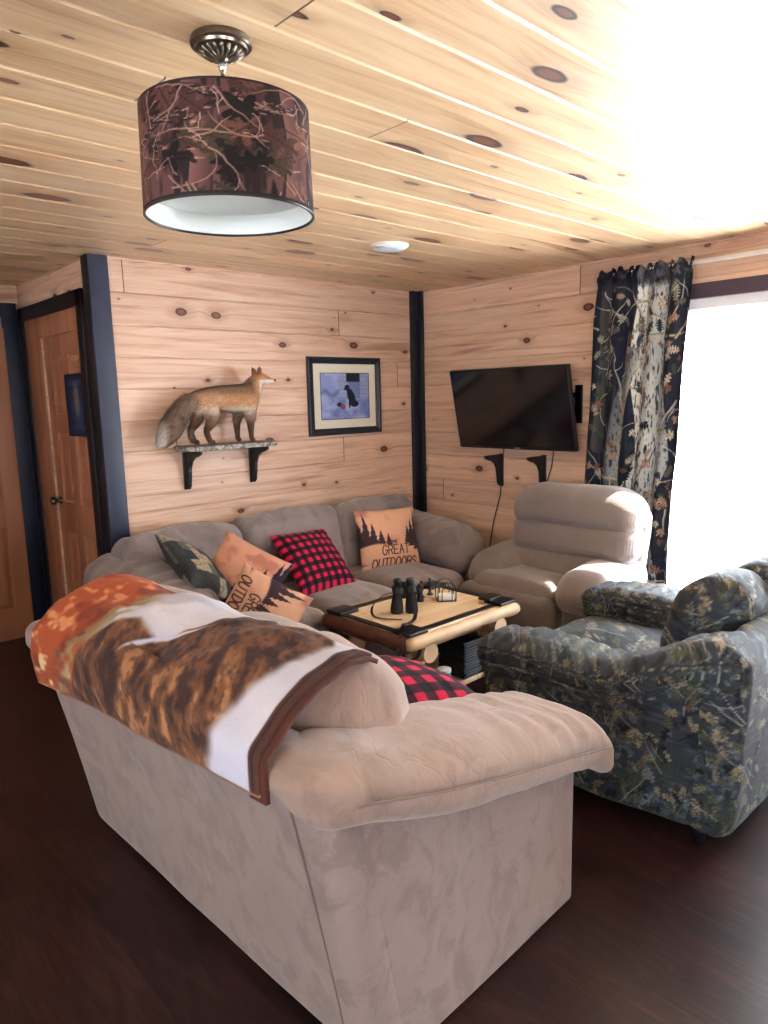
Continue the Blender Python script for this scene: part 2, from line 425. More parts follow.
# ------------------------------------------------------------------ windows
def window_unit(name, axis, pos, a0, a1, z0, z1, mull=(), fw=.06, outward=1, zmid=None):
    """axis 'x': wall normal is x at x=pos, spans y a0..a1; axis 'y' likewise"""
    t = bpy.data.objects.new(name, None); link(t); t['kind'] = 'structure'
    def bb(p0, p1, zz0, zz1, th=.06):
        q0, q1 = (pos + outward * .04 - th / 2, pos + outward * .04 + th / 2)
        return box(*(bx2(q0, q1, p0, p1, zz0, zz1) if axis == 'x' else bx2(p0, p1, q0, q1, zz0, zz1)), .004)
    m = MB()
    m.add(*bb(a0, a0 + fw, z0, z1)); m.add(*bb(a1 - fw, a1, z0, z1)); m.add(*bb(a0 + fw, a1 - fw, z0, z0 + fw)); m.add(*bb(a0 + fw, a1 - fw, z1 - fw, z1))
    for q in mull: m.add(*bb(q - fw / 2, q + fw / 2, z0 + fw, z1 - fw))
    m.build('window_frame', M['vinyl'], t, auto=40)
    q = pos + outward * .04
    V, F = box(*(bx2(q - .003, q + .003, a0 + fw * .9, a1 - fw * .9, z0 + fw * .9, z1 - fw * .9) if axis == 'x' else bx2(a0 + fw * .9, a1 - fw * .9, q - .003, q + .003, z0 + fw * .9, z1 - fw * .9)))
    mesh_obj('window_pane', V, F, M['glass'], t, False)
    return t
window_unit('window_1', 'x', X0, WIN[0], WIN[1], WIN[2], WIN[3], mull=(.94,))
window_unit('window_2', 'x', XW, -.4, 1.6, .95, 2.05, outward=-1, mull=(.6,))
window_unit('window_3', 'y', YW, 1.2, 2.4, .95, 2.05, outward=-1, mull=(1.8,))
window_unit('window_4', 'y', YW, -1.6, -.2, .95, 2.05, outward=-1)
snow = plain('snow', (240, 242, 246), .8, vary=.03, scale=2, bump=.02)
V, F = box((0, 0, -.5), (80, 80, .1)); struct(mesh_obj('ground_snow', V, F, snow, None, False))

# ------------------------------------------------------------------ raster canvas for printed fabrics
class Canvas:
    def __init__(s, w, h, c): s.w, s.h = w, h; s.a = np.ones((h, w, 3)) * (np.array(c, float) / 255); s.Y, s.X = np.mgrid[0:h, 0:w].astype(float)
    def win(s, x, y, r):
        x0, x1 = int(max(0, x - r)), int(min(s.w, x + r + 1)); y0, y1 = int(max(0, y - r)), int(min(s.h, y + r + 1))
        return (slice(y0, y1), slice(x0, x1)) if x1 > x0 and y1 > y0 else None
    def blend(s, w, mask, c):
        c = np.array(c, float) / 255 if np.max(c) > 1.01 else np.array(c, float)
        s.a[w] = s.a[w] * (1 - mask[..., None]) + c * mask[..., None]
    def leaf(s, x, y, r, ang, c, lobes=5, kind='oak', vein=(40, 30, 25)):
        w = s.win(x, y, r * 1.1)
        if w is None: return
        dx = s.X[w] - x; dy = s.Y[w] - y; ca, sa = math.cos(ang), math.sin(ang)
        p = (dx * ca + dy * sa) / r; q = (-dx * sa + dy * ca) / r
        if kind == 'oak':
            prof = .42 * np.sqrt(np.clip(1 - p ** 2, 0, 1)) * (1 + .45 * np.sin(p * lobes * 2.6 + 1))
            mask = sstep(0, .06, prof - np.abs(q))
        else:
            rr = np.hypot(p, q); th = np.arctan2(q, p); prof = .35 + .6 * np.abs(np.cos(th * lobes / 2)) ** 1.5 * (.6 + .4 * np.cos(th))
            mask = sstep(0, .06, prof - rr)
        tex = .85 + .3 * (_h(s.X[w].astype(np.int64) // 2, s.Y[w].astype(np.int64) // 2, np.int64(3)) - .5)
        s.a[w] = s.a[w] * (1 - mask[..., None]) + (np.array(c, float) / 255) * tex[..., None] * mask[..., None]
        v = mask * sstep(.05, .015, np.abs(q)) * .7; s.blend(w, v, vein)
        v = mask * sstep(.14, .03, np.abs(((p + np.abs(q) * .9) * lobes) % 1 - .5)) * .35; s.blend(w, v, vein)
    def line(s, P, r0, r1, c, c2=None, bark=0):
        n = len(P) - 1
        for i in range(n):
            (x0, y0), (x1, y1) = P[i], P[i + 1]; ra = r0 + (r1 - r0) * i / n; rb = r0 + (r1 - r0) * (i + 1) / n
            cx, cy = (x0 + x1) / 2, (y0 + y1) / 2; L = math.hypot(x1 - x0, y1 - y0) + 1e-6; w = s.win(cx, cy, L / 2 + max(ra, rb) + 2)
            if w is None: continue
            dx = s.X[w] - x0; dy = s.Y[w] - y0; t = np.clip((dx * (x1 - x0) + dy * (y1 - y0)) / L ** 2, 0, 1)
            d = np.hypot(dx - t * (x1 - x0), dy - t * (y1 - y0)); r = ra + (rb - ra) * t
            mask = sstep(.7, -.7, d - r)
            if c2 is not None:
                side = np.clip((dx * (y1 - y0) - dy * (x1 - x0)) / L / np.maximum(r, .5) * .5 + .5, 0, 1)
                cc = np.array(c, float) / 255 * (1 - side[..., None]) + np.array(c2, float) / 255 * side[..., None]
                if bark:
                    bk = _h((s.X[w] // 2).astype(np.int64), (s.Y[w] // 5).astype(np.int64), np.int64(9)) > .62
                    cc = np.where(bk[..., None], cc * .35, cc)
                s.a[w] = s.a[w] * (1 - mask[..., None]) + cc * mask[..., None]
            else: s.blend(w, mask, c)
    def sample(s, u, v):
        """u,v in canvas units (wraps)"""
        x = np.mod(u, 1) * (s.w - 1); y = (1 - np.mod(v, 1)) * (s.h - 1)
        x0 = np.floor(x).astype(int); y0 = np.floor(y).astype(int); fx = (x - x0)[:, None]; fy = (y - y0)[:, None]
        x1 = np.minimum(x0 + 1, s.w - 1); y1 = np.minimum(y0 + 1, s.h - 1)
        return (s.a[y0, x0] * (1 - fx) + s.a[y0, x1] * fx) * (1 - fy) + (s.a[y1, x0] * (1 - fx) + s.a[y1, x1] * fx) * fy
def wander(r, x, y, ang, L, n, j=.35):
    P = [(x, y)]
    for i in range(n): ang += r.uniform(-j, j); x += math.cos(ang) * L / n; y += math.sin(ang) * L / n; P.append((x, y))
    return P
def vtex(cv, sx, sy, seed, oct=3):
    P = np.stack([cv.X.ravel() / sx, cv.Y.ravel() / sy, np.full(cv.w * cv.h, seed + .5)], 1); return fbm(P, oct).reshape(cv.h, cv.w)

def camo_chair():
    r = random.Random(5); c = Canvas(720, 640, (50, 57, 68))
    n = vtex(c, 30, 12, 3); m = vtex(c, 5, 90, 8)
    c.blend((slice(None), slice(None)), sstep(-.1, .5, n) * .7, (62, 66, 60)); c.blend((slice(None), slice(None)), sstep(.1, .6, m) * .5, (24, 28, 36))
    c.blend((slice(None), slice(None)), sstep(.15, .3, vtex(c, 40, 6, 21)) * .45, (96, 102, 104))
    for i in range(40):
        P = wander(r, r.uniform(0, 720), r.uniform(0, 640), r.uniform(-.5, .5) + (0 if r.random() < .6 else 1.4), r.uniform(70, 220), 7, .16)
        c.line(P, r.uniform(3, 8), 1.0, (104, 100, 88), (26, 28, 32), 1)
    for i in range(1500):
        col = r.choice([(146, 140, 112), (100, 106, 76), (176, 162, 132), (74, 88, 66), (118, 96, 82), (44, 48, 52), (22, 26, 32), (104, 118, 124), (132, 142, 144), (60, 64, 58)])
        c.leaf(r.uniform(0, 720), r.uniform(0, 640), r.uniform(7, 18), r.uniform(0, 6.28), col, r.choice([3, 5, 5, 7]), r.choice(['oak', 'maple']), vein=(28, 28, 26))
    for i in range(90):
        x, y = r.uniform(0, 720), r.uniform(0, 640)
        for k in range(5): c.line([(x + k * 2, y), (x + k * 4 + r.uniform(-16, 16), y - r.uniform(14, 34))], .9, .4, r.choice([(142, 140, 118), (96, 104, 84), (22, 24, 28)]))
    for i in range(150): c.line(wander(r, r.uniform(0, 720), r.uniform(0, 640), r.uniform(0, 6.28), r.uniform(30, 120), 6, .18), 1.2, .5, r.choice([(168, 166, 152), (140, 148, 152), (18, 20, 26)]))
    return c
def camo_curtain():
    r = random.Random(9); c = Canvas(420, 900, (24, 30, 48))
    n = vtex(c, 8, 60, 2); c.blend((slice(None), slice(None)), sstep(0, .5, n) * .6, (56, 62, 70))
    # big pale trunk down the middle right
    P = [(250, -10), (262, 120), (250, 260), (285, 420), (300, 540), (262, 640), (250, 760), (285, 905)]
    c.line(P, 62, 84, (214, 216, 210), (150, 156, 158), 0)
    P = [(150, 900), (170, 700), (120, 560), (150, 380), (190, 250)]; c.line(P, 40, 26, (170, 174, 168), (84, 90, 96), 0)
    P = [(40, -10), (60, 200), (52, 500)]; c.line(P, 18, 26, (74, 74, 66), (34, 38, 46), 0)
    # bark flecks
    bk = vtex(c, 4, 13, 40, 3); lum = c.a.mean(2)
    c.blend((slice(None), slice(None)), sstep(.08, .25, bk) * sstep(.25, .5, lum) * .85, (40, 46, 56))
    bk = vtex(c, 14, 50, 50, 2); c.blend((slice(None), slice(None)), sstep(.25, .4, bk) * .8, (26, 34, 58))
    for i in range(34):
        P = wander(r, r.uniform(0, 420), r.uniform(0, 900), r.uniform(0, 6.28), r.uniform(60, 180), 6, .4)
        c.line(P, r.uniform(2.5, 6), .8, (214, 206, 184), (92, 88, 80))
    for i in range(260):
        col = r.choice([(196, 160, 130), (140, 96, 78), (226, 214, 190), (60, 84, 62), (52, 60, 74), (20, 26, 40), (118, 110, 96), (170, 172, 150)])
        c.leaf(r.uniform(0, 420), r.uniform(0, 900), r.uniform(10, 24), r.uniform(0, 6.28), col, r.choice([5, 7]), r.choice(['oak', 'maple']), vein=(50, 40, 40))
    for i in range(60): c.line(wander(r, r.uniform(0, 420), r.uniform(0, 900), r.uniform(0, 6.28), r.uniform(30, 90), 5, .5), 1.2, .5, (196, 200, 196))
    return c
def camo_lamp():
    r = random.Random(21); c = Canvas(1100, 300, (40, 24, 24))
    W = (slice(None), slice(None))
    c.blend(W, sstep(-.1, .2, vtex(c, 30, 200, 3)) * .9, (112, 74, 70)); c.blend(W, sstep(.15, .3, vtex(c, 16, 160, 13)) * .9, (26, 18, 20))
    for i in range(7):
        x = 40 + i * 160 + r.uniform(-30, 30); c.line([(x, -10), (x + 20, 150), (x + 5, 310)], 20, 22, (138, 92, 84), (84, 52, 50), 0)
    for i in range(12):
        P = wander(r, r.uniform(0, 1100), r.uniform(20, 280), r.choice([0, PI]) + r.uniform(-.35, .35), r.uniform(120, 240), 7, .35)
        c.line(P, r.uniform(12, 20), 5, (22, 15, 16), (60, 38, 34), 0)
        for k in range(26):
            j = r.randrange(len(P) - 1); x, y = P[j]; x += r.uniform(-18, 18); y += r.uniform(-9, 9)
            c.line([(x, y), (x + r.uniform(8, 20), y + r.uniform(-4, 4))], 1.0, .5, (196, 156, 136))
    for i in range(95):
        col = r.choice([(128, 78, 62), (104, 62, 52), (150, 100, 82), (116, 70, 60), (92, 54, 48), (24, 15, 18), (20, 13, 16), (78, 66, 44)])
        c.leaf(r.uniform(0, 1100), r.uniform(0, 300), r.uniform(22, 62), r.uniform(0, 6.28), col, r.choice([5, 7]), r.choice(['oak', 'maple']), vein=(44, 24, 22))
    for i in range(46):
        P = wander(r, r.uniform(0, 1100), r.uniform(0, 300), r.uniform(0, 6.28), r.uniform(60, 170), 8, .4); c.line(P, 3.0, .8, (198, 160, 142), (96, 62, 56))
    for i in range(90): c.line(wander(r, r.uniform(0, 1100), r.uniform(0, 300), r.uniform(0, 6.28), r.uniform(20, 70), 5, .6), 1.1, .5, (206, 170, 150))
    return c
CH, CC, CL = camo_chair(), camo_curtain(), camo_lamp()
M['camo_chair'] = vcol('forest_print_slipcover', .6, .08, 260, .2, wr=.6)
M['camo_curtain'] = vcol('forest_print_curtain', .8, .02, 260, .1)
M['camo_lamp'] = vcol('forest_print_shade', .8, .0, 400, .1)
M['print'] = vcol('printed_fabric', .85, .04, 260, .15)
M['fleece'] = vcol('fleece_print', .95, .08, 160, .3)
M['fur'] = vcol('fox_fur', .9, .05, 200, .2)
M['paper'] = vcol('paper_print', .55, 0, 60, .02)
M['cream'] = plain('cream_mat', (222, 216, 192), .8, vary=.02)

# ------------------------------------------------------------------ stroke lettering
GL = {'A': [[(0, 0), (.5, 1), (1, 0)], [(.2, .4), (.8, .4)]], 'D': [[(0, 0), (0, 1), (.6, 1), (1, .7), (1, .3), (.6, 0), (0, 0)]],
      'E': [[(1, 0), (0, 0), (0, 1), (1, 1)], [(0, .5), (.8, .5)]], 'G': [[(1, .85), (.7, 1), (.3, 1), (0, .7), (0, .3), (.3, 0), (.7, 0), (1, .3), (1, .5), (.6, .5)]],
      'O': [[(.3, 0), (0, .3), (0, .7), (.3, 1), (.7, 1), (1, .7), (1, .3), (.7, 0), (.3, 0)]], 'R': [[(0, 0), (0, 1), (.7, 1), (1, .8), (1, .6), (.7, .5), (0, .5)], [(.5, .5), (1, 0)]],
      'S': [[(1, .85), (.7, 1), (.3, 1), (0, .8), (.1, .6), (.9, .4), (1, .2), (.7, 0), (.3, 0), (0, .15)]], 'T': [[(0, 1), (1, 1)], [(.5, 1), (.5, 0)]],
      'U': [[(0, 1), (0, .3), (.3, 0), (.7, 0), (1, .3), (1, 1)]], 'H': [[(0, 0), (0, 1)], [(1, 0), (1, 1)], [(0, .5), (1, .5)]]}
def text_mask(u, v, s, x, y, w, h, th, gap=.35):
    m = np.zeros(len(u)); n = len(s); cw = w / (n + gap * (n - 1))
    for i, ch in enumerate(s):
        ox = x + i * cw * (1 + gap)
        for st in GL.get(ch, []):
            for (a, b), (c, d) in zip(st, st[1:]):
                ax, ay, bx_, by_ = ox + a * cw, y + b * h, ox + c * cw, y + d * h
                L2 = (bx_ - ax) ** 2 + (by_ - ay) ** 2 + 1e-9; t = np.clip(((u - ax) * (bx_ - ax) + (v - ay) * (by_ - ay)) / L2, 0, 1)
                dd = np.hypot(u - ax - t * (bx_ - ax), v - ay - t * (by_ - ay)); m = np.maximum(m, sstep(th * 1.35, th * .65, dd))
    return m
def mixc(c, m, k): return c * (1 - m[:, None]) + np.array(k, float) / 255 * m[:, None]
def col0(u, k): return np.tile(np.array(k, float) / 255, (len(u), 1))
def treeline(u, v, trees):
    m = np.zeros(len(u))
    for (x, y0, y1, w) in trees:
        t = (v - y0) / (y1 - y0); saw = .65 + .35 * np.abs(((t * 7) % 1) * 2 - 1) * 1.0
        half = w * (1 - t) * saw + .006; m = np.maximum(m, sstep(0, .012, half - np.abs(u - x)) * (t > -.0) * (t < 1))
    return m
def plaid_col(k, dark=(16, 12, 20), red=(206, 24, 72)):
    def f(u, v):
        a = (np.floor(u * k) % 2); b = (np.floor(v * k) % 2); s = a + b
        c = col0(u, red); mid = (np.array(dark) * .6 + np.array(red) * .4) * .75
        c = mixc(c, (s == 1).astype(float), mid); return mixc(c, (s == 2).astype(float), dark)
    return f
def outdoors_col(u, v):
    n = fbm(np.stack([u * 4, v * 4, 0 * u + 3], 1)); c = col0(u, (222, 170, 136))
    c = mixc(c, sstep(0, .5, n) * .5, (196, 130, 104)); c = mixc(c, sstep(.75, .95, v) * sstep(-.2, .4, n) * .6, (168, 104, 96))
    hill = treeline(u, v, [(.08, .2, .95, .12), (.18, .25, .78, .13), (.3, .3, .66, .12), (.42, .33, .6, .09), (.0, .1, .8, .14), (.95, .3, .98, .1), (.86, .35, .8, .12), (.78, .4, .7, .1), (1.0, .2, .8, .14)])
    c = mixc(c, hill * .95, (58, 40, 46)); gnd = sstep(.02, -.02, v - (.36 + .07 * np.sin(u * 5 + .5))); c = mixc(c, gnd * sstep(.06, .2, v + .6 * np.minimum(u, 1 - u)), (216, 164, 132))
    c = mixc(c, text_mask(u, v, 'THE', .46, .42, .10, .045, .006), (70, 44, 46)); c = mixc(c, text_mask(u, v, 'GREAT', .30, .24, .46, .15, .009), (74, 46, 46))
    return mixc(c, text_mask(u, v, 'OUTDOORS', .14, .04, .76, .14, .010), (74, 46, 46))
def forest_col(u, v):
    n = fbm(np.stack([u * 5, v * 5, 0 * u + 9], 1)); c = col0(u, (206, 148, 120)); c = mixc(c, sstep(0, .4, n) * .6, (166, 98, 78))
    m = treeline(u, v, [(.9, .1, .95, .16), (.75, .1, .75, .14), (.62, .1, .6, .12), (.98, .2, 1.1, .14), (.5, .05, .5, .1)]); c = mixc(c, m, (44, 34, 48))
    return mixc(c, sstep(.25, .12, v + .1 * n) * .8, (60, 46, 58))
def patch_col(u, v):
    i = np.floor(u * 5).astype(np.int64); j = np.floor(v * 7).astype(np.int64); h = _h(i, j, np.int64(5)); c = col0(u, (56, 58, 58))
    c = mixc(c, (h > .35).astype(float), (40, 46, 60)); c = mixc(c, (h > .66).astype(float), (178, 158, 126)); c = mixc(c, (h > .86).astype(float), (100, 104, 88))
    return mixc(c, .35 * sstep(-.3, .4, fbm(np.stack([u * 40, v * 40, 0 * u], 1))), (28, 28, 32))

# ------------------------------------------------------------------ throw pillows
def pillow(name, label, c, right, up, T, front, group=None, back=None, n=90, puffy=1.0, seed=0, droop=0.0, piping=None):
    right = Vector(right); up = Vector(up); w, h = right.length, up.length; r = right.normalized(); up = (up - r * up.dot(r)).normalized(); nn = r.cross(up)
    # front face normal points along nn
    t = thing(name, label, 'pillow', group=group)
    t.matrix_world = Matrix(((r.x, up.x, nn.x, c[0]), (r.y, up.y, nn.y, c[1]), (r.z, up.z, nn.z, c[2]), (0, 0, 0, 1)))
    g = np.linspace(-1, 1, n + 1); U, V_ = np.meshgrid(g, g); U = U.ravel(); V_ = V_.ravel()
    prof = (np.clip(1 - np.abs(U) ** 2.6, 0, 1) * np.clip(1 - np.abs(V_) ** 2.6, 0, 1)) ** .55
    pin = .055
    X = U * w / 2 * (1 - pin * (1 - V_ ** 2)); Y = V_ * h / 2 * (1 - pin * (1 - U ** 2))
    wr = fbm(np.stack([X * 9 + seed, Y * 9, 0 * X + seed], 1)) * .008
    rad = np.sin(np.arctan2(V_, U) * 14 + seed + 2 * vnoise(np.stack([X * 6, Y * 6, 0 * X + seed], 1))) * .0045 * np.clip(np.maximum(abs(U), abs(V_)) - .45, 0, 1)
    Zf = T / 2 * prof + (wr + rad) * np.minimum(prof * 3, 1); Zb = -T / 2 * prof
    bend = -droop * (X ** 2)
    m = (n + 1)
    Fs = [(j * m + i, j * m + i + 1, (j + 1) * m + i + 1, (j + 1) * m + i) for j in range(n) for i in range(n)]
    Vf = np.stack([X, Y, Zf + bend], 1); Vb = np.stack([X, Y, Zb + bend], 1); uu, vv = (U + 1) / 2, (V_ + 1) / 2
    col = np.vstack([front(uu, vv), (back or front)(1 - uu, vv)])
    V = np.vstack([Vf, Vb]); F = Fs + [tuple(i + m * m for i in f)[::-1] for f in Fs]
    # weld the border
    idx = np.arange(len(V)); bord = (np.abs(U) > .999) | (np.abs(V_) > .999)
    bi = np.where(bord)[0]; idx[bi + m * m] = bi; F = [tuple(idx[list(f)]) for f in F]
    used = np.unique(np.concatenate([np.array(f) for f in F])); re = -np.ones(len(V), int); re[used] = np.arange(len(used))
    mesh_obj('cushion_cover', V[used], [tuple(re[list(f)]) for f in F], M['print'], t, True, col[used])
    if piping:
        e = np.linspace(-1, 1, 20); ring = [(a, -1) for a in e[:-1]] + [(1, a) for a in e[:-1]] + [(-a, 1) for a in e[:-1]] + [(-1, -a) for a in e]
        P = [(a * w / 2 * (1 - pin * (1 - b * b)), b * h / 2 * (1 - pin * (1 - a * a)), -droop * (a * w / 2) ** 2) for a, b in ring]
        Vp, Fp = tube(P, .006, 6); mesh_obj('piping', Vp, Fp, piping, t)
    return t

# ------------------------------------------------------------------ overstuffed sofas
def folds(V, F, amp, freq, axis, seed, along=None):
    N = vnormals(V, F); a = V[:, axis] * freq + 1.6 * vnoise(V * 3.0 + seed); s = np.sin(a + 2.2 * vnoise(V * 5 + seed * 2)); s = np.sign(s) * np.abs(s) ** 1.0
    k = amp * (along if along is not None else 1)
    return V + N * (np.abs(s) - .6)[:, None] * (k[:, None] if hasattr(k, '__len__') else k)
def wrinkle(V, F, amp, sc, seed):
    N = vnormals(V, F); a = 1 - 2 * np.abs(vnoise(V * sc + seed)); b = fbm(V * sc * .6 + seed + 5)
    return V + N * ((a * .5 + b) * amp)[:, None]

def sofa(name, label, loc, rotz, W, D, n, mat, mside, aw, lean, hb, zc0, zc1, ah, hcush, seatz, seed, over=.06, arm_len=None, cush_t=.26, crest_y=None, pipe=True, cr=.04, arm_y=0.0, crad=.36, cdroop=.02, az=None):
    t = thing(name, label, 'sofa', loc, (0, 0, rotz))
    hw, hd = W / 2, D / 2
    # back shell, leaning outward towards the top
    V, F = rbox((W, .17, hb), cr, (18, 2, 10), 5, (0, hd - .085, hb / 2 + .008))
    zz = V[:, 2] / hb; V[:, 1] += lean * zz ** 1.15; V = wrinkle(V, F, .004, 3.0, seed)
    mesh_obj('back_panel', V, F, mside, t)
    AL = arm_len or (D + over + .14)
    for sx in (-1, 1):
        V, F = rbox((.2, D - .09, .58), .025, (2, 12, 8), 4, (sx * (hw - .1), -.043, .295))
        top = sstep(.1, .58, V[:, 2]); ycl = V[:, 1]
        V[:, 2] += top * ((np.interp(ycl, az[0], az[1]) if az else (ycl + hd) / D * (zc0 - zc1) + zc1) - .60) ; V[:, 1] += lean * sstep(0, hd, V[:, 1]) * V[:, 2] / hb
        V = wrinkle(V, F, .003, 3.0, seed + sx)
        mesh_obj('side_panel', V, F, mside, t)
        # pillow-top arm
        L = AL
        h = np.array([aw / 2, L / 2, ah / 2]); V, F = rbox(2 * h, ah * .47, (10, 34, 6), 7)
        V = puff(V, h, (.015, .02, .025)); yy = V[:, 1].copy(); s = (yy + L / 2) / L
        top = sstep(-.2, 1, V[:, 2] / (ah / 2)); outer = sstep(.2, 1, V[:, 0] * sx / (aw / 2))
        V = folds(V, F, .021, 25, 1, seed * 3 + sx, top * (.35 + .65 * sstep(.6, .1, s)))
        V = wrinkle(V, F, .008, 7, seed + 3 * sx)
        if az:
            tp = sstep(.60, 1.0, s); V[:, 2] *= 1 - .25 * tp; inner_ = sstep(.2, -1, V[:, 0] * sx / (aw / 2)); V[:, 0] += sx * .12 * tp * inner_; V[:, 0] -= sx * .035 * tp; top = top * (1 - tp)
        V[:, 0] += sx * .02 * outer; V[:, 2] -= .035 * outer * (V[:, 2] < 0)
        V[:, 2] -= .05 * sstep(.16, 0, s); V[:, 2] += np.interp(yy, az[0], az[1]) if az else zc1 + (zc0 - zc1) * np.clip((yy + hd + over) / (D + over), 0, 1.1) ** .9
        V[:, 1] += -over / 2 + .03 + arm_y + lean * .5 * sstep(0, hd, yy); V[:, 0] += sx * (hw - aw / 2 + .055)
        a = mesh_obj('armrest', V, F, mat, t)
        if pipe:
            P = []
            for q in np.linspace(0, 1, 26):
                y = -hd - over + .05 + q * (D + over - .05); z = (np.interp(y, az[0], az[1]) if az else zc1 + (zc0 - zc1) * q ** .9) + ah * .02
                P.append((sx * (hw + .101 - .02 * max(0, q - .6) / .4), y + .03 + lean * .4 * sstep(.6, 1, np.array([q]))[0], z))
            Vp, Fp = tube(P, .0024, 6); mesh_obj('seam', Vp, Fp, M['piping'], a)
    # corner seams on the back
    # front rail / base
    V, F = rbox((W - .36, .1, .24), .03, (10, 2, 3), 3, (0, -hd + .09, .15)); mesh_obj('front_rail', wrinkle(V, F, .004, 5, seed), F, mside, t)
    V, F = rbox((W - .1, D - .1, .06), .01, (2, 2, 1), 2, (0, 0, .05)); mesh_obj('base', V, F, M['black'], t)
    inn = W - 2 * aw + .12; cw = inn / n
    for i in range(n):
        cx = -inn / 2 + cw * (i + .5)
        h = np.array([cw / 2 + .005, (D - .14) / 2, .11]); V, F = rbox(2 * h, .10, (14, 14, 3), 6)
        V = puff(V, h, (.0, .02, .035)); fr = sstep(.3, 1, -V[:, 1] / h[1]); V = wrinkle(V, F, .009, 7, seed + i * 3.3)
        V = folds(V, F, .016, 26, 0, seed + i, fr * (V[:, 2] > -.02)); V += np.array([cx, -.11, seatz - .11])
        mesh_obj('seat_cushion', V, F, mat, t)
        # drop-front below the seat cushion
    bw = (W - .24) / n if crest_y is None else crest_y
    for i in range(n):
        cx = (i - (n - 1) / 2) * bw
        h = np.array([bw / 2 + .008, cush_t / 2, hcush / 2]); V, F = rbox(2 * h, cush_t * crad, (18, 4, 14), 6)
        V = puff(V, h, (.0, .05, .03)); V = wrinkle(V, F, .020, 5.5, seed + i * 7.7)
        U = V[:, 0] / h[0]; V[:, 2] -= cdroop * sstep(.5, 1.0, np.abs(U)) ** 1 * (V[:, 2] > 0) + .0
        V = folds(V, F, .014, 20, 0, seed * 2 + i, sstep(.1, 1, V[:, 2] / h[2]))
        a = -.26 + lean * -.4; ca, sa = math.cos(a), math.sin(a)
        y, z = V[:, 1].copy(), V[:, 2].copy(); V[:, 1] = y * ca - z * sa; V[:, 2] = y * sa + z * ca
        V += np.array([cx, hd - .22 - max(0, cush_t - .27) * .75 + lean * .5, seatz + hcush / 2 - .06 + .01 * math.sin(i * 2.1 + seed)])
        mesh_obj('back_cushion', V, F, mat, t)
    for sx in (-1, 1):
        for sy in (-1, 1):
            V, F = lathe([(0, 0), (.028, 0), (.032, .04), (0, .04)], 14, (sx * (hw - .1), sy * (hd - .1), 0)); mesh_obj('foot', V, F, M['black'], t)
    return t
LOVE = sofa('loveseat', 'taupe microsuede loveseat seen from behind with a printed throw over its back', (1.365, 1.900, 0), math.radians(92.0), 1.575, .895, 2,
            M['taupe'], M['taupe_side'], .34, .17, .86, .765, .545, .128, .52, .50, 2.0, cush_t=.34, over=.09, arm_len=1.12, arm_y=-.01, cr=.083, crad=.44, cdroop=.04, az=([-.56, -.235, .0, .225, .415, .60], [.540, .618, .672, .732, .800, .830]))
SOFA = sofa('three_seat_sofa', 'long grey-taupe overstuffed sofa against the plank wall under the fox', (2.66, 3.51, 0), 0, 2.38, .98, 3,
            M['greytaupe'], M['greytaupe'], .38, .04, .72, .66, .55, .27, .47, .47, 5.0, over=.0, cush_t=.25, crest_y=.745, arm_len=.94, arm_y=.04, crad=.33, cdroop=.0, pipe=False)
# corner seam of the loveseat back
P = [(-.705, .4475 + .17 * ((.05 + .74 * q) / .86) ** 1.15 + .0035, .05 + .74 * q) for q in np.linspace(0, 1, 14)]
V, F = tube(P, .0024, 6); mesh_obj('seam', V, F, M['piping'], LOVE)

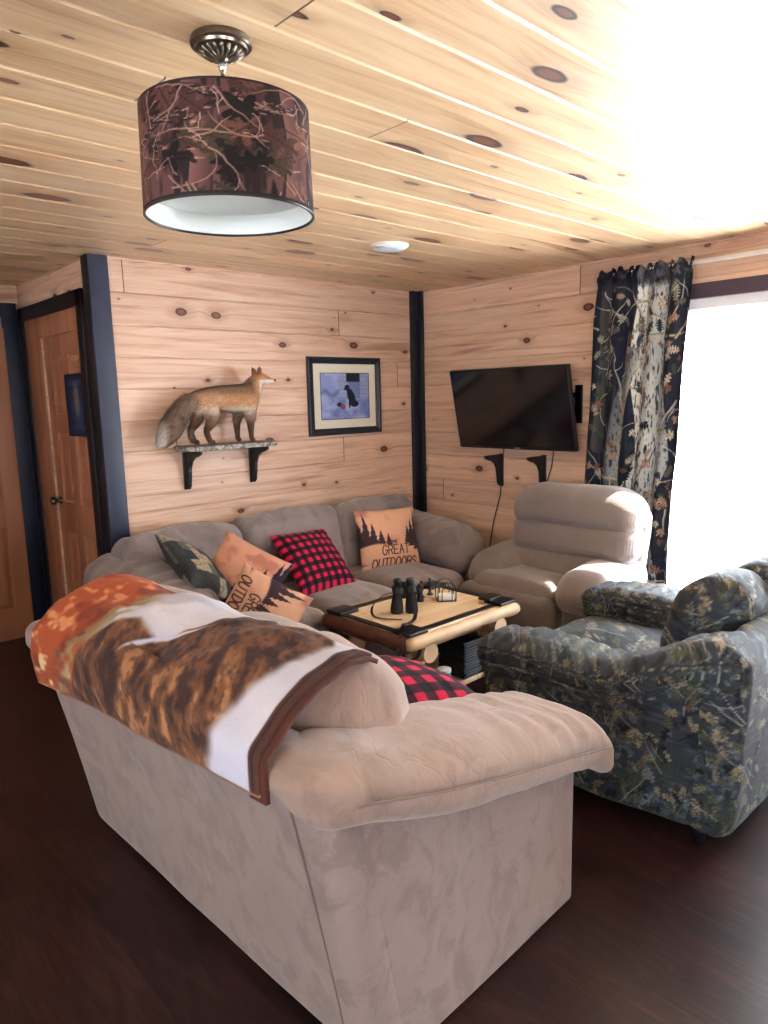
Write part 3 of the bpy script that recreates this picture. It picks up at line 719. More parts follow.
# ------------------------------------------------------------------ throw blanket on the loveseat back
def throw():
    t = thing('throw_blanket', 'fleece wildlife-print throw with brown border draped over the loveseat back', 'blanket')
    ns, nt = 220, 150
    s = np.linspace(0, 1, ns + 1); q = np.linspace(0, 1, nt + 1); S, T = np.meshgrid(s, q); S = S.ravel(); T = T.ravel()
    # path over the back in the loveseat's own frame: (outwards y, z)
    def path(S, T):
        ya = np.array([.255, .29, .36, .46, .56, .635, .640, .622]); za = np.array([.955, .975, .985, .965, .925, .865, .78, .68])
        d = np.concatenate([[0], np.cumsum(np.hypot(np.diff(ya), np.diff(za)))]);
        end = d[-1] - .10 * S + .02 * (1 - S) * 0; st = .0 + .0 * S
        L = st + (end - st) * T
        return np.interp(L, d, ya), np.interp(L, d, za), L
    y, z, L = path(S, T)
    # smooth the polyline corners
    for _ in range(1):
        Y = y.reshape(nt + 1, ns + 1); Z = z.reshape(nt + 1, ns + 1)
        for k in range(14):
            Y[1:-1] = (Y[:-2] + 2 * Y[1:-1] + Y[2:]) / 4; Z[1:-1] = (Z[:-2] + 2 * Z[1:-1] + Z[2:]) / 4
        y, z = Y.ravel(), Z.ravel()
    x = .638 - 1.248 * S - .075 * S * T
    bump_ = .010 * np.sin(S * 17 + 3 * T) * (1 - T * .3) * sstep(1, .8, S) + (.022 * fbm(np.stack([S * 5, T * 4, 0 * S + 2], 1)) + .010 * fbm(np.stack([S * 14, T * 9, 0 * S + 7], 1))) * (.25 + .75 * sstep(1, .85, S))
    sag = -.03 * np.exp(-((S - .52) / .06) ** 2) * (T < .6)
    sag = sag - .05 * sstep(.93, 1, S) * 0
    V = np.stack([x, y + .016 * sstep(.5, 1, T) + bump_ * .35 * sstep(.5, 1, T), z + (bump_ + sag * .6) * sstep(1, .5, T) + .026], 1)
    V[:, 2] -= .015 * sstep(.4, 0, S)
    # paint
    u, v = S, T; n1 = fbm(np.stack([u * 9, v * 6, 0 * u + 1], 1)); n2 = fbm(np.stack([u * 30, v * 22, 0 * u + 4], 1), 2)
    c = col0(u, (206, 208, 226)); c = mixc(c, sstep(-.2, .5, n1) * .6, (226, 224, 232))
    org = sstep(.30, .24, u + .05 * n1 - .05 * v); rust = col0(u, (178, 84, 42)); rust = mixc(rust, sstep(.05, .4, n2), (222, 142, 92)); rust = mixc(rust, sstep(.0, .4, -n1), (138, 54, 26))
    rust = mixc(rust, sstep(.25, .5, n2 * 1.2 + n1 * .4) * sstep(.5, .9, v), (232, 206, 160)); rust = mixc(rust, sstep(.35, .5, -n2) * sstep(.4, .7, v) * .8, (104, 90, 92))
    c = c * (1 - org[:, None]) + rust * org[:, None]
    tuft = sstep(.07, .02, np.abs(u - .33 + .12 * v + .02 * np.sin(v * 9))) * sstep(.15, .3, v) * sstep(-.3, .1, n2); c = mixc(c, tuft * .8, (156, 138, 100))
    fur = fbm(np.stack([(u * 11 + v * 9), (v * 4 - u * 16) * 2.2, 0 * u + 8], 1), 4)
    f2 = fbm(np.stack([(u * 26 + v * 24), (v * 10 - u * 40) * 2.2, 0 * u + 12], 1), 2)
    brown = col0(u, (112, 74, 50)); brown = mixc(brown, sstep(.0, .35, fur), (66, 44, 40)); brown = mixc(brown, sstep(.05, .5, -fur) * sstep(.2, .8, v), (178, 128, 86)); brown = mixc(brown, sstep(.1, .4, f2) * .5, (56, 38, 36))
    edge_top = np.interp(u, [0, .24, .30, .40, .50, .60, .68, .86, .93, 1], [1.3, 1.0, .62, .46, .50, .12, -.05, -.05, .12, .2])
    edge_bot_r = .955 - .11 * v
    bear = sstep(-.02, .03, v - edge_top + .03 * n1) * sstep(.22, .27, u + .06 * n1) * sstep(.02, -.02, u - edge_bot_r + .02 * n1)
    gap = sstep(.03, .01, np.abs(v - (.62 - (u - .44) * 2.3))) * sstep(.42, .45, u) * sstep(.60, .56, u)
    bear = bear * (1 - gap)
    c = c * (1 - bear[:, None]) + brown * bear[:, None]
    c = mixc(c, sstep(.02, .005, v), (232, 226, 222)); c = mixc(c, sstep(.972, .978, u), (84, 52, 44)); c = mixc(c, (np.abs(u - .987) < .0018).astype(float), (46, 28, 26))
    c = mixc(c, sstep(.985, .992, v) * (u > .2), (150, 110, 84))
    m = ns + 1; F = [(j * m + i, j * m + i + 1, (j + 1) * m + i + 1, (j + 1) * m + i) for j in range(nt) for i in range(ns)]
    o = mesh_obj('fleece_sheet', V, F, M['fleece'], t, True, c)
    so = o.modifiers.new('s', 'SOLIDIFY'); so.thickness = .012; so.offset = 0
    # second folded layer of the border peeking out on the near side
    i0 = int(ns * .955); sel = [j * m + i for j in range(nt + 1) for i in range(i0, ns + 1)]; W = V[sel].copy(); kk = ns + 1 - i0
    W[:, 0] -= .016; W[:, 2] -= .013; W[:, 1] -= .006
    F2 = [(j * kk + i, j * kk + i + 1, (j + 1) * kk + i + 1, (j + 1) * kk + i) for j in range(nt) for i in range(kk - 1)]
    o2 = mesh_obj('folded_border', W, F2, M['fleece'], t, True, np.tile(np.array([86, 48, 38]) / 255, (len(W), 1)))
    so = o2.modifiers.new('s', 'SOLIDIFY'); so.thickness = .012; so.offset = 0
    t.matrix_world = LOVE.matrix_basis.copy()
    t.location = LOVE.location; t.rotation_euler = LOVE.rotation_euler
    return t
throw()

# ------------------------------------------------------------------ recliner
def corduroy(name, c, hl):
    t = NT(name); o = t.obj(); u, v, w = t.sep(o)
    rib = t.math('SINE', t.math('MULTIPLY', t.math('ADD', v, t.math('MULTIPLY', t.noise(o, 6, 2), .01)), 520.0))
    rib2 = t.math('SINE', t.math('MULTIPLY', w, 300.0))
    n = t.noise(o, 5, 4, .6, .4); cc = t.mix(n, L4(c), L4(hl)); cc = t.mix(t.math('MULTIPLY', t.ss(-.2, -1, rib), 0.12), cc, L4(np.array(c) * .6))
    t.P(Base_Color=cc, Roughness=.95, Sheen_Weight=.4, Specular_IOR_Level=.15)
    t.P(Normal=t.bump(t.math('ADD', rib, t.math('MULTIPLY', rib2, .35)), .12, .003)); return t.m
M['cord'] = corduroy('grey_corduroy', (112, 101, 96), (142, 131, 125))
def recliner():
    t = thing('recliner', 'grey ribbed corduroy recliner standing beneath the wall television', 'armchair', (3.70, 2.45, 0), (0, 0, math.radians(0)))
    # local: faces -x. width along y
    def part(name, size, r, c, n=(8, 8, 8), m=6, pf=(.0, .0, .0), fn=None, wr=.006, seed=0):
        V, F = rbox(size, r, n, m); h = np.array(size) / 2; V = puff(V, h, pf); V = wrinkle(V, F, wr, 7, seed)
        if fn: V = fn(V, h)
        return mesh_obj(name, V + np.array(c), F, M['cord'], t)
    part('base', (.66, .84, .34), .05, (.05, 0, .21), seed=1, wr=.003)
    def seatf(V, h): V[:, 2] -= .10 * sstep(.75, 1.0, -V[:, 0] / h[0]) * (V[:, 2] > -.05); return V
    part('seat_cushion', (.62, .60, .2), .09, (-.06, .11, .42), (14, 12, 3), pf=(.02, 0, .03), fn=seatf, seed=2)
    def foot(V, h): V[:, 0] += .05 * (V[:, 2] < 0) * 1.0 * np.abs(V[:, 2] / h[2]); return V
    part('footrest', (.13, .68, .34), .055, (-.31, .14, .29), (3, 14, 8), pf=(.02, 0, 0), fn=foot, seed=3)
    for sy, w in ((1, .26), (-1, .28)):
        def armf(V, h):
            s = (V[:, 0] + h[0]) / (2 * h[0]); V[:, 2] += .04 * s - .05 * sstep(.22, 0, s) ; return V
        far = sy > 0; ln = .50 if far else .58; cx = .02 if far else -.05; cy = .385 if far else -.355
        part('armrest', (ln, w + .02, .17), .08, (cx, cy, .515), (16, 6, 4), pf=(.03, .02, .03), fn=armf, wr=.010, seed=5 + sy)
        part('arm_side', (ln - .03, w - .06, .42), .05, (cx, cy, .26), (8, 3, 6), seed=9 + sy, wr=.003)
    # back: three horizontal rolls on a shell
    tilt = .17
    def back(zlo, zhi, k, wid, thick):
        def fn(V, h):
            z = V[:, 2] + (zlo + zhi) / 2; V[:, 0] += (z - .45) * tilt
            if k == 2:
                V[:, 2] -= .06 * sstep(.55, 1.0, np.abs(V[:, 1]) / h[1]) ** 1.3 * sstep(-.05, .1, V[:, 2])
            return V
        part('back_roll', (thick, wid, zhi - zlo + .05), .085, (0.075, -.06, (zlo + zhi) / 2), (4, 18, 8), pf=(.035, .01, .0), fn=fn, wr=.007, seed=20 + k)
    back(.48, .66, 0, .78, .22); back(.645, .835, 1, .84, .22); back(.82, 1.035, 2, .86, .23)
    def shell(V, h): V[:, 0] += (V[:, 2] + .25) * tilt; V[:, 2] -= .07 * sstep(.55, 1.0, np.abs(V[:, 1]) / h[1]) ** 1.3 * sstep(-.05, .3, V[:, 2]); return V
    part('back_shell', (.12, .84, .80), .055, (.17, -.06, .60), (3, 16, 14), fn=shell, wr=.003, seed=31)
    for sx in (-1, 1):
        for sy in (-1, 1):
            V, F = lathe([(0, 0), (.03, 0), (.03, .05), (0, .05)], 12, (.03 + sx * .22, sy * .3, 0)); mesh_obj('foot', V, F, M['black'], t)
    return t
recliner()

# ------------------------------------------------------------------ camouflage armchair
def camo_uv(V, N, sc=1.0, off=(0, 0)):
    u = (V[:, 1] - V[:, 0] * .8) / 1.45 * sc + off[0]; v = (V[:, 2] + V[:, 0] * .35 * np.clip(N[:, 2], 0, 1)) / 1.25 * sc + off[1]
    return u, v
def camo_part(name, V, F, parent, off=(0, 0), sc=1.0):
    N = vnormals(V, F); u, v = camo_uv(V, N, sc, off)
    return mesh_obj(name, V, F, M['camo_chair'], parent, True, CH.sample(u, v))
def camo_chair_build():
    t = thing('camo_armchair', 'armchair in a dark forest-camouflage slipcover beside the bright patio door', 'armchair', (2.83, 1.39, 0))
    def W(V): return V - np.array([2.83, 1.39, 0])
    zt_y = [.80, .85, .96, 1.06, 1.13, 1.285, 1.40, 1.5, 1.7, 1.86, 1.92]; zt = [.79, .808, .80, .76, .705, .622, .615, .625, .625, .60, .57]
    def side(x0, x1, seed, sgn):
        # slab from z=.09 to top profile
        V, F = rbox((x1 - x0, .98, .62), .07, (10, 200, 130), 9, ((x0 + x1) / 2, 1.415, .31))
        t01 = V[:, 2] / .62; top = np.interp(V[:, 1], zt_y, zt) + (.045 if sgn > 0 else 0) * sstep(1.2, 1.35, V[:, 1]); roll = sstep(.5, .95, t01)
        out = sgn * (V[:, 0] - (x0 + x1) / 2) / ((x1 - x0) / 2)     # +1 on the outer face
        V[:, 2] = .055 + t01 * (top - .055)
        V[:, 0] += sgn * .035 * sstep(.3, 1, out) * sstep(.68, .80, t01) * sstep(1.02, .9, t01)   # overhang of the padded arm
        V[:, 1] += -.07 * (1 - (1 - V[:, 2] / .8)) * sstep(1.25, .87, V[:, 1]) + .05 * sstep(.5, 0, t01) * sstep(1.25, .87, V[:, 1])
        V[:, 1] += .03 * roll * sstep(1.6, 1.9, V[:, 1]); V[:, 0] += sgn * .05 * (1 - t01) * sstep(1.4, .87, V[:, 1]) * -1 * 1
        N = vnormals(V, F)
        gath = np.sin(V[:, 1] * 85 + 2 * vnoise(V * 9 + seed)) * .0028 * sstep(.84, .92, t01) + np.sin(V[:, 2] * 40 - V[:, 1] * 25 + 3 * vnoise(V * 4)) * .002 * sstep(.6, .8, t01)
        seam = -.010 * np.exp(-((t01 - .80) / .012) ** 2) - .008 * np.exp(-((t01 - .90) / .010) ** 2)
        V = V + N * (gath + seam + .006 * fbm(V * 5 + seed))[:, None]
        return camo_part('arm', W(V), F, t, (.13 * seed, .07 * seed))
    side(2.31, 2.56, 1, -1); side(3.10, 3.38, 2, 1)
    V, F = rbox((1.075, .19, .71), .075, (200, 8, 130), 8, (2.845, .955, .41)); V[:, 1] -= .07 * V[:, 2]; V[:, 0] += np.sign(2.845 - V[:, 0]) * .05 * (1 - np.clip(V[:, 2] / .78, 0, 1)) * sstep(.3, .5, np.abs(V[:, 0] - 2.845)); V = wrinkle(V, F, .006, 5, 3); camo_part('back_panel', W(V), F, t, (.4, .1))
    V, F = rbox((.66, .09, .28), .03, (50, 3, 24), 4, (2.84, 1.80, .24)); camo_part('front_rail', W(V), F, t, (.2, .3))
    V, F = rbox((.60, .76, .18), .08, (50, 60, 8), 6, (2.84, 1.50, .43)); h = np.array([.3, .38, .09]); c = np.array([2.84, 1.50, .43]); V = puff(V - c, h, (0, .02, .04)) + c
    V = wrinkle(V, F, .006, 6, 8); camo_part('seat_cushion', W(V), F, t, (.5, .6))
    # back cushion: two puffy sections, higher in the middle
    for i, (cx, w, hh, z, yo) in enumerate(((2.86, .33, .40, .68, -.06), (3.14, .36, .44, .68, -.12))):
        V, F = rbox((w, .24, hh), .085, (36, 10, 36), 8); h = np.array([w / 2, .13, hh / 2]); V = puff(V, h, (.01, .05, .03)); V = wrinkle(V, F, .010, 6, 40 + i)
        V[:, 1] -= V[:, 2] * .28; camo_part('back_cushion', W(V + np.array([cx, 1.20 + yo, z])), F, t, (.3 * i + .1, .45))
    for x in (2.42, 3.27):
        for y in (.98, 1.78):
            V, F = lathe([(0, 0), (.022, 0), (.028, .10), (0, .10)], 14, (x - 2.83, y - 1.39, 0)); mesh_obj('foot', V, F, M['black'], t)
    return t
camo_chair_build()
# camo cushion lying on the far side of the chair seat
# ------------------------------------------------------------------ throw pillows (positions in metres)
def pl_from(name, label, c, yaw, lean, roll, w, h, T, front, **k):
    """yaw: facing direction of the front (0 = facing -y), lean back, roll in plane (radians)"""
    R = Matrix.Rotation(yaw, 3, 'Z') @ Matrix.Rotation(-lean, 3, 'X') @ Matrix.Rotation(roll, 3, 'Y')
    r = R @ Vector((1, 0, 0)); u = R @ Vector((0, 0, 1))
    return pillow(name, label, c, r * w, u * h, T, front, **k)
def rd(a): return math.radians(a)
pl_from('throw_pillow', 'red and black buffalo-plaid pillow on the middle seat of the long sofa', (2.59, 3.44, .645), rd(3), rd(47), rd(3), .43, .46, .15, plaid_col(15), seed=1)
pl_from('throw_pillow', 'tan pillow with pine trees reading THE GREAT OUTDOORS, upright by the right sofa arm', (3.27, 3.50, .665), rd(-12), rd(16), rd(2), .47, .43, .15, outdoors_col, seed=2, n=150)
def pl_vec(name, label, c, r, u, w, h, T, front, **k):
    return pillow(name, label, c, Vector(r).normalized() * w, (Vector(u) - Vector(r).normalized() * Vector(u).dot(Vector(r).normalized())).normalized() * h, T, front, **k)
pl_vec('throw_pillow', 'dark patchwork pillow with tan squares leaning on the left sofa arm', (1.79, 3.42, .74), (0, .36, .2), (-.28, .03, .24), .43, .40, .15, patch_col, seed=3)
pl_vec('throw_pillow', 'rust pillow with dark pine silhouettes lying next to the patchwork pillow', (2.02, 3.33, .67), (.22, -.25, -.18), (.0, .2, .33), .42, .38, .14, forest_col, seed=4)
pl_vec('throw_pillow', 'tan lettered pillow standing on edge just behind the printed throw', (1.93, 3.03, .545), (.26, -.2, -.2), (0, .08, .4), .40, .38, .12, lambda a, b: outdoors_col(1 - b, a), seed=5, n=130)
pl_vec('throw_pillow', 'red buffalo-plaid cushion with black piping on the loveseat seat', (1.60, 1.70, .635), (.08, .5, .0), (-.40, .06, .07), .50, .46, .16, plaid_col(11), seed=6, piping=M['black'])

# ------------------------------------------------------------------ coffee table
def table():
    T = thing('coffee_table', 'rustic peeled-log coffee table with black corner straps in front of the sofa', 'table', (2.67, 2.60, 0), (0, 0, 0))
    lw = pine('table_pine', .11, 0, (240, 216, 178), (230, 198, 154), (190, 142, 98), .35, coat=.3, seed=51, knots=.15)
    peel = plain('peeled_log', (214, 180, 140), .5, vary=.2, scale=9, bump=.004); bark = plain('reddish_bark_edge', (92, 52, 36), .7, vary=.3, scale=12, bump=.006)
    # top slab: x -.43..+.44 ; y -.33..+.34
    hx, hy = .392, .30
    V, F = rbox((2 * hx, 2 * hy, .045), .015, (20, 16, 1), 3, (0, 0, .478)); V[:, 0] += .012 * vnoise(V * 5) * (np.abs(V[:, 0]) > hx - .03); mesh_obj('tabletop', V, F, lw, T)
    # rounded half-log edges on the long sides (run along x) and bark edge on the left end
    for sy in (-1, 1):
        P = [(x, sy * (hy + .008) + .004 * math.sin(x * 9), .466) for x in np.linspace(-hx - .03, hx + .03, 24)]
        R = [.028] + [.034 + .003 * math.sin(i * 1.3) for i in range(22)] + [.028]
        V, F = tube(P, R, 14); V[:, 2] = np.clip(V[:, 2], 0, .4995); mesh_obj('edge_log', V, F, peel, T)
    P = [(-hx - .015, y, .460) for y in np.linspace(-hy + .0, hy - .0, 16)]; V, F = tube(P, [.04 + .004 * math.sin(i) for i in range(16)], 14); V[:, 2] = np.clip(V[:, 2], 0, .4992); mesh_obj('bark_edge', V, F, bark, T)
    # black inlay bands
    for sy in (-1, 1):
        V, F = box((0, sy * (hy - .035), .5015), (2 * hx - .04, .045, .006), .001); mesh_obj('inlay_band', V, F, M['black'], T)
    for sx in (-1, 1):
        V, F = box((sx * (hx - .015), 0, .5015), (.04, 2 * hy - .1, .0055), .001); mesh_obj('inlay_band', V, F, M['black'], T)
    # corner straps
    for sx in (-1, 1):
        for sy in (-1, 1):
            V, F = rbox((.13, .12, .018), .006, (2, 2, 1), 3, (sx * (hx - .045), sy * (hy - .045), .509)); mesh_obj('corner_strap', V, F, M['black'], T)
    # cross logs and legs
    for sx in (-1, 1):
        P = [(sx * (hx - .12), y, .395) for y in np.linspace(-hy - .02, hy + .02, 10)]; V, F = tube(P, [.050 + .003 * math.sin(i * 2) for i in range(10)], 18); mesh_obj('cross_log', V, F, peel, T, auto=50)
        for sy in (-1, 1):
            P = [(sx * (hx - .12), sy * (hy - .09), .38), (sx * (hx - .09), sy * (hy - .06), .2), (sx * (hx - .07), sy * (hy - .03), .0)]; V, F = tube(P, [.048, .044, .046], 16); mesh_obj('leg', V, F, peel, T, auto=50)
    P = [(x, -hy + .10, .40) for x in np.linspace(-hx + .1, hx - .1, 8)]; V, F = tube(P, .034, 14); mesh_obj('rail_log', V, F, peel, T, auto=50)
    P = [(x, hy - .10, .40) for x in np.linspace(-hx + .1, hx - .1, 8)]; V, F = tube(P, .034, 14); mesh_obj('rail_log', V, F, peel, T, auto=50)
    V, F = box((0, 0, .11), (2 * hx - .12, 2 * hy - .14, .025), .004); mesh_obj('lower_shelf', V, F, lw, T)
    return T
table()
TX, TY = 2.67, 2.60
# stack of dark cases and a candle on the lower shelf
casemat = plain('dark_blue_case', (20, 30, 50), .35, vary=.15); pagem = plain('case_edge_grey', (96, 104, 120), .5)
for i in range(13):
    V, F = box((0, 0, 0), (.27, .19, .0145), .002)
    t = thing('disc_case', ['topmost dark blue disc case of the stack under the coffee table', 'bottom dark blue disc case of the stack under the coffee table', 'dark blue disc case inside the stack under the coffee table'][0 if i == 12 else 1 if i == 0 else 2],
              'case', (TX + .22 + .004 * math.sin(i * 2.3), TY - .13 + .004 * math.cos(i * 1.7), .1235 + .0075 + i * .0156), (0, 0, .03 * math.sin(i * 1.9)), 'disc cases stacked under the coffee table')
    mesh_obj('case_cover', V, F, casemat, t, auto=40)
    V, F = box((0, -.0945, 0), (.24, .003, .004)); mesh_obj('label_edge', V, F, pagem, t, False)
t = thing('candle_jar', 'small blue jar candle with a pale lid on the lower table shelf', 'candle', (TX - .05, TY - .20, .1235))
V, F = lathe([(0, 0), (.034, 0), (.037, .004), (.037, .075), (.034, .08), (0, .08)], 26); mesh_obj('jar', V, F, plain('blue_wax_jar', (96, 140, 156), .2), t, auto=45)
V, F = lathe([(0, .0805), (.038, .0805), (.038, .095), (.034, .098), (0, .098)], 26); mesh_obj('lid', V, F, M['white'], t, auto=45)

def binoculars(loc, rotz, s=1.0, label='', strap=True, nm='binoculars'):
    t = thing(nm, label, 'binoculars', loc, (0, 0, rotz))
    for sx in (-1, 1):
        a = sx * .06
        prof = [(0, 0), (.026, 0), (.030, .003), (.030, .03), (.027, .05), (.024, .075), (.022, .088), (.022, .10), (0, .10)]
        prof = [(r * s, z * s) for r, z in prof]
        V, F = lathe(prof, 24); V[:, 0] += (sx * .036 - sx * V[:, 2] / s * .05) * s; b = mesh_obj('barrel', V, F, M['rubber2'], t, auto=40)
        V, F = rbox((.05 * s, .06 * s, .045 * s), .016 * s, (3, 3, 3), 4, (sx * .030 * s, .004 * s, .112 * s)); mesh_obj('prism_housing', V, F, M['rubber2'], t)
        V, F = lathe([(r * s, z * s) for r, z in [(0, .128), (.016, .128), (.016, .142), (.019, .146), (.019, .160), (.016, .165), (.008, .163), (0, .163)]], 20); V[:, 0] += sx * .029 * s; mesh_obj('eyepiece', V, F, M['rubber'], t, auto=40)
    V, F = tube([(0, 0, .07 * s), (0, 0, .15 * s)], .010 * s, 14); mesh_obj('hinge', V, F, M['rubber'], t, auto=40)
    V, F = tube([(0, -.0, .118 * s), (0, 0, .134 * s)], .015 * s, 18); mesh_obj('focus_wheel', V, F, M['black_metal'], t, auto=40)
    V, F = box((0, 0, .095 * s), (.03 * s, .012 * s, .03 * s), .002); mesh_obj('bridge', V, F, M['rubber'], t)
    return t
b = binoculars((2.535, 2.60, .5005), rd(-38), 1.12, 'large black binoculars standing on the coffee table with a loose strap')
# neck strap falling over the table edge (local frame of the binoculars is rotated, so build in world then convert)
def strap(P, w, parent, mat, th=.0022):
    P = [Vector(p) for p in P]; V = []; F = []
    Minv = parent.matrix_basis.inverted() if True else None
    loc = parent.location; rz = parent.rotation_euler.z; Mi = (Matrix.Translation(loc) @ Matrix.Rotation(rz, 4, 'Z')).inverted()
    # smooth (Catmull)
    Q = []
    for i in range(len(P) - 1):
        p0, p1, p2, p3 = P[max(i - 1, 0)], P[i], P[i + 1], P[min(i + 2, len(P) - 1)]
        for k in range(8):
            t = k / 8; Q.append(.5 * ((2 * p1) + (-p0 + p2) * t + (2 * p0 - 5 * p1 + 4 * p2 - p3) * t * t + (-p0 + 3 * p1 - 3 * p2 + p3) * t ** 3))
    Q.append(P[-1]); n = len(Q)
    for i, q in enumerate(Q):
        d = (Q[min(i + 1, n - 1)] - Q[max(i - 1, 0)]).normalized(); side = d.cross(Vector((0, 0, 1)));
        side = Vector((d.y, -d.x, .0)) if side.length < .05 else side.normalized()
        if side.length < .05: side = Vector((1, 0, 0))
        up = side.cross(d).normalized()
        for a, bb in ((-1, 0), (1, 0), (1, 1), (-1, 1)): V.append(Mi @ (q + side * a * w / 2 + up * bb * th))
    for i in range(n - 1):
        for k in range(4): a = i * 4 + k; c = i * 4 + (k + 1) % 4; F.append((a, c, c + 4, a + 4))
    F += [(3, 2, 1, 0), (n * 4 - 4, n * 4 - 3, n * 4 - 2, n * 4 - 1)]
    return mesh_obj('neck_strap', V, F, mat, parent, auto=50)
strap([(2.50, 2.60, .62), (2.44, 2.66, .60), (2.40, 2.70, .54), (2.37, 2.66, .507), (2.38, 2.58, .506), (2.42, 2.50, .51)], .012, b, M['rubber'])
strap([(2.56, 2.555, .62), (2.52, 2.50, .56), (2.47, 2.46, .513), (2.40, 2.43, .512), (2.335, 2.40, .528), (2.285, 2.36, .525), (2.24, 2.33, .49), (2.22, 2.32, .44), (2.235, 2.29, .40), (2.28, 2.26, .41), (2.32, 2.275, .44)], .02, b, M['rubber'])
b2 = binoculars((2.72, 2.69, .5005), rd(-30), .62, 'small black opera-size binoculars behind the large pair on the table', nm='binoculars')
for i, (x, y, lab) in enumerate(((2.80, 2.73, 'small black turned figurine nearest the binoculars on the table'), (2.875, 2.735, 'small black turned figurine by the wire holder loops'))):
    V, F = lathe([(0, 0), (.018, 0), (.018, .006), (.009, .014), (.007, .035), (.013, .042), (.007, .048), (.012, .06), (.012, .07), (.005, .08), (0, .082)], 18)
    t = thing('figurine', lab, 'figurine', (x, y, .5005)); mesh_obj('body', V, F, M['black'], t); V, F = lathe([(0, .081), (.007, .084), (.009, .091), (.006, .098), (0, .100)], 14); mesh_obj('finial', V, F, M['black'], t)
# wire napkin holder
t = thing('napkin_holder', 'black wire napkin holder of arched loops on the coffee table', 'holder', (2.86, 2.60, .5005), (0, 0, rd(-38)))
def arch(y, w, h, r=.0022):
    P = [(-w / 2, y, .003)] + [(-w / 2 * math.cos(a), y, h - w / 2 + w / 2 * math.sin(a)) for a in np.linspace(0, PI, 15)] + [(w / 2, y, .003)]
    return tube(P, r, 6)
for (y, w, h) in ((-.045, .10, .11), (-.045, .055, .085), (.045, .10, .11), (.045, .055, .085)):
    V, F = arch(y, w, h); mesh_obj('wire_loop', V, F, M['black_metal'], t)
m = MB(); m.add(*tube([(-.05, -.045, .003), (-.05, .045, .003)], .0022, 6)); m.add(*tube([(.05, -.045, .003), (.05, .045, .003)], .0022, 6)); m.add(*tube([(-.05, -.045, .003), (.05, -.045, .003)], .0022, 6)); m.add(*tube([(-.05, .045, .003), (.05, .045, .003)], .0022, 6)); m.build('wire_base', M['black_metal'], t)
t = thing('napkin_stack', 'small pile of white paper napkins lying inside the wire holder', 'napkins', (2.86, 2.60, .507), (0, 0, rd(-38)))
m = MB()
for i in range(5): m.add(*box((.0015 * math.sin(i * 3), 0, .003 + i * .005), (.085, .07, .004), .001))
m.build('folded_napkins', M['white'], t)
t = thing('phone', 'flat black phone-like case at the front right corner of the coffee table', 'case', (3.0, 2.40, .5185), (0, 0, rd(8)))
V, F = rbox((.13, .075, .012), .005, (2, 2, 1), 3, (0, 0, .006)); mesh_obj('case_body', V, F, M['rubber'], t); V, F = box((0, 0, .0125), (.105, .06, .001)); mesh_obj('screen', V, F, plain('dark_glass', (12, 14, 18), .1), t, False)

# ------------------------------------------------------------------ television and wall fittings
def tv():
    t = thing('television', 'black flat television tilted down on the plank wall above the recliner', 'television', (4.05, 3.055, 1.525), (0, rd(-12), 0))
    V, F = rbox((.035, 1.0, .575), .008, (1, 2, 2), 3); mesh_obj('cabinet', V, F, M['black'], t, auto=50)
    scr = plain('tv_screen', (7, 9, 16), .12, spec=.6, vary=.02)
    V, F = box((-.0178, 0, .006), (.002, .975, .545)); mesh_obj('screen', V, F, scr, t, False)
    V, F = box((-.0186, -.03, -.276), (.001, .05, .006)); mesh_obj('brand_mark', V, F, plain('silver_mark', (150, 155, 165), .4), t, False)
    V, F = rbox((.03, .7, .35), .012, (1, 1, 1), 3, (.03, 0, -.03)); mesh_obj('rear_housing', V, F, M['rubber'], t)
    return t
tv()
t = thing('wall_mount', 'black steel wall bracket showing beside the right edge of the television', 'bracket', (X0, 3.055, 1.55))
m = MB(); m.add(*box((-.008, -.46, 0), (.016, .05, .25), .002)); m.add(*box((-.008, 0, .06), (.016, .94, .035), .002)); m.add(*box((-.008, 0, -.06), (.016, .94, .035), .002)); m.build('wall_plate', M['black_metal'], t, auto=40)
for y_ in (-.2, .2):
    V, F = box((-.045, y_, .0), (.07, .03, .30), .003); mesh_obj('tilt_arm', V, F, M['black_metal'], t, auto=40)
BR = [(0, 0), (.20, 0), (.205, -.018), (.17, -.035), (.125, -.045), (.085, -.07), (.062, -.11), (.055, -.17), (.045, -.225), (.03, -.24), (.012, -.235), (0, -.215)]
def bracket(loc, out, lab, grp, sc=1.0):
    t = thing('shelf_bracket', lab, 'bracket', loc, group=grp); side = (out[1], -out[0], 0)
    V, F = prism([(a * sc, b * sc) for a, b in BR], .022, (0, 0, 0), out, (0, 0, 1), side); o = mesh_obj('bracket_body', V, F, M['black'], t, False)
    bv = o.modifiers.new('b', 'BEVEL'); bv.width = .003; bv.segments = 2
    V, F = box((np.array(out) * .006 * 1.0 + np.array([0, 0, -.12 * sc])), (.012 if abs(out[0]) > .5 else .04, .04 if abs(out[0]) > .5 else .012, .25 * sc), .003); mesh_obj('back_plate', V, F, M['black'], t)
    return t
bracket((X0, 3.235, 1.195), (-1, 0, 0), 'empty black shelf bracket under the television, the one left of its twin', None, .95)
bracket((X0, 2.865, 1.20), (-1, 0, 0), 'empty black shelf bracket under the television, nearer the curtain', None, .95)
bracket((2.10, Y0, 1.335), (0, -1, 0), 'black bracket under the tail end of the fox shelf', None, 1.0)
bracket((2.575, Y0, 1.335), (0, -1, 0), 'black bracket under the head end of the fox shelf', None, 1.0)
def cord(P, r, lab, nm='power_cord'):
    V, F = tube(P, r, 6); o = mesh_obj(nm, V, F, M['rubber']); return tag(o, lab, 'cord')
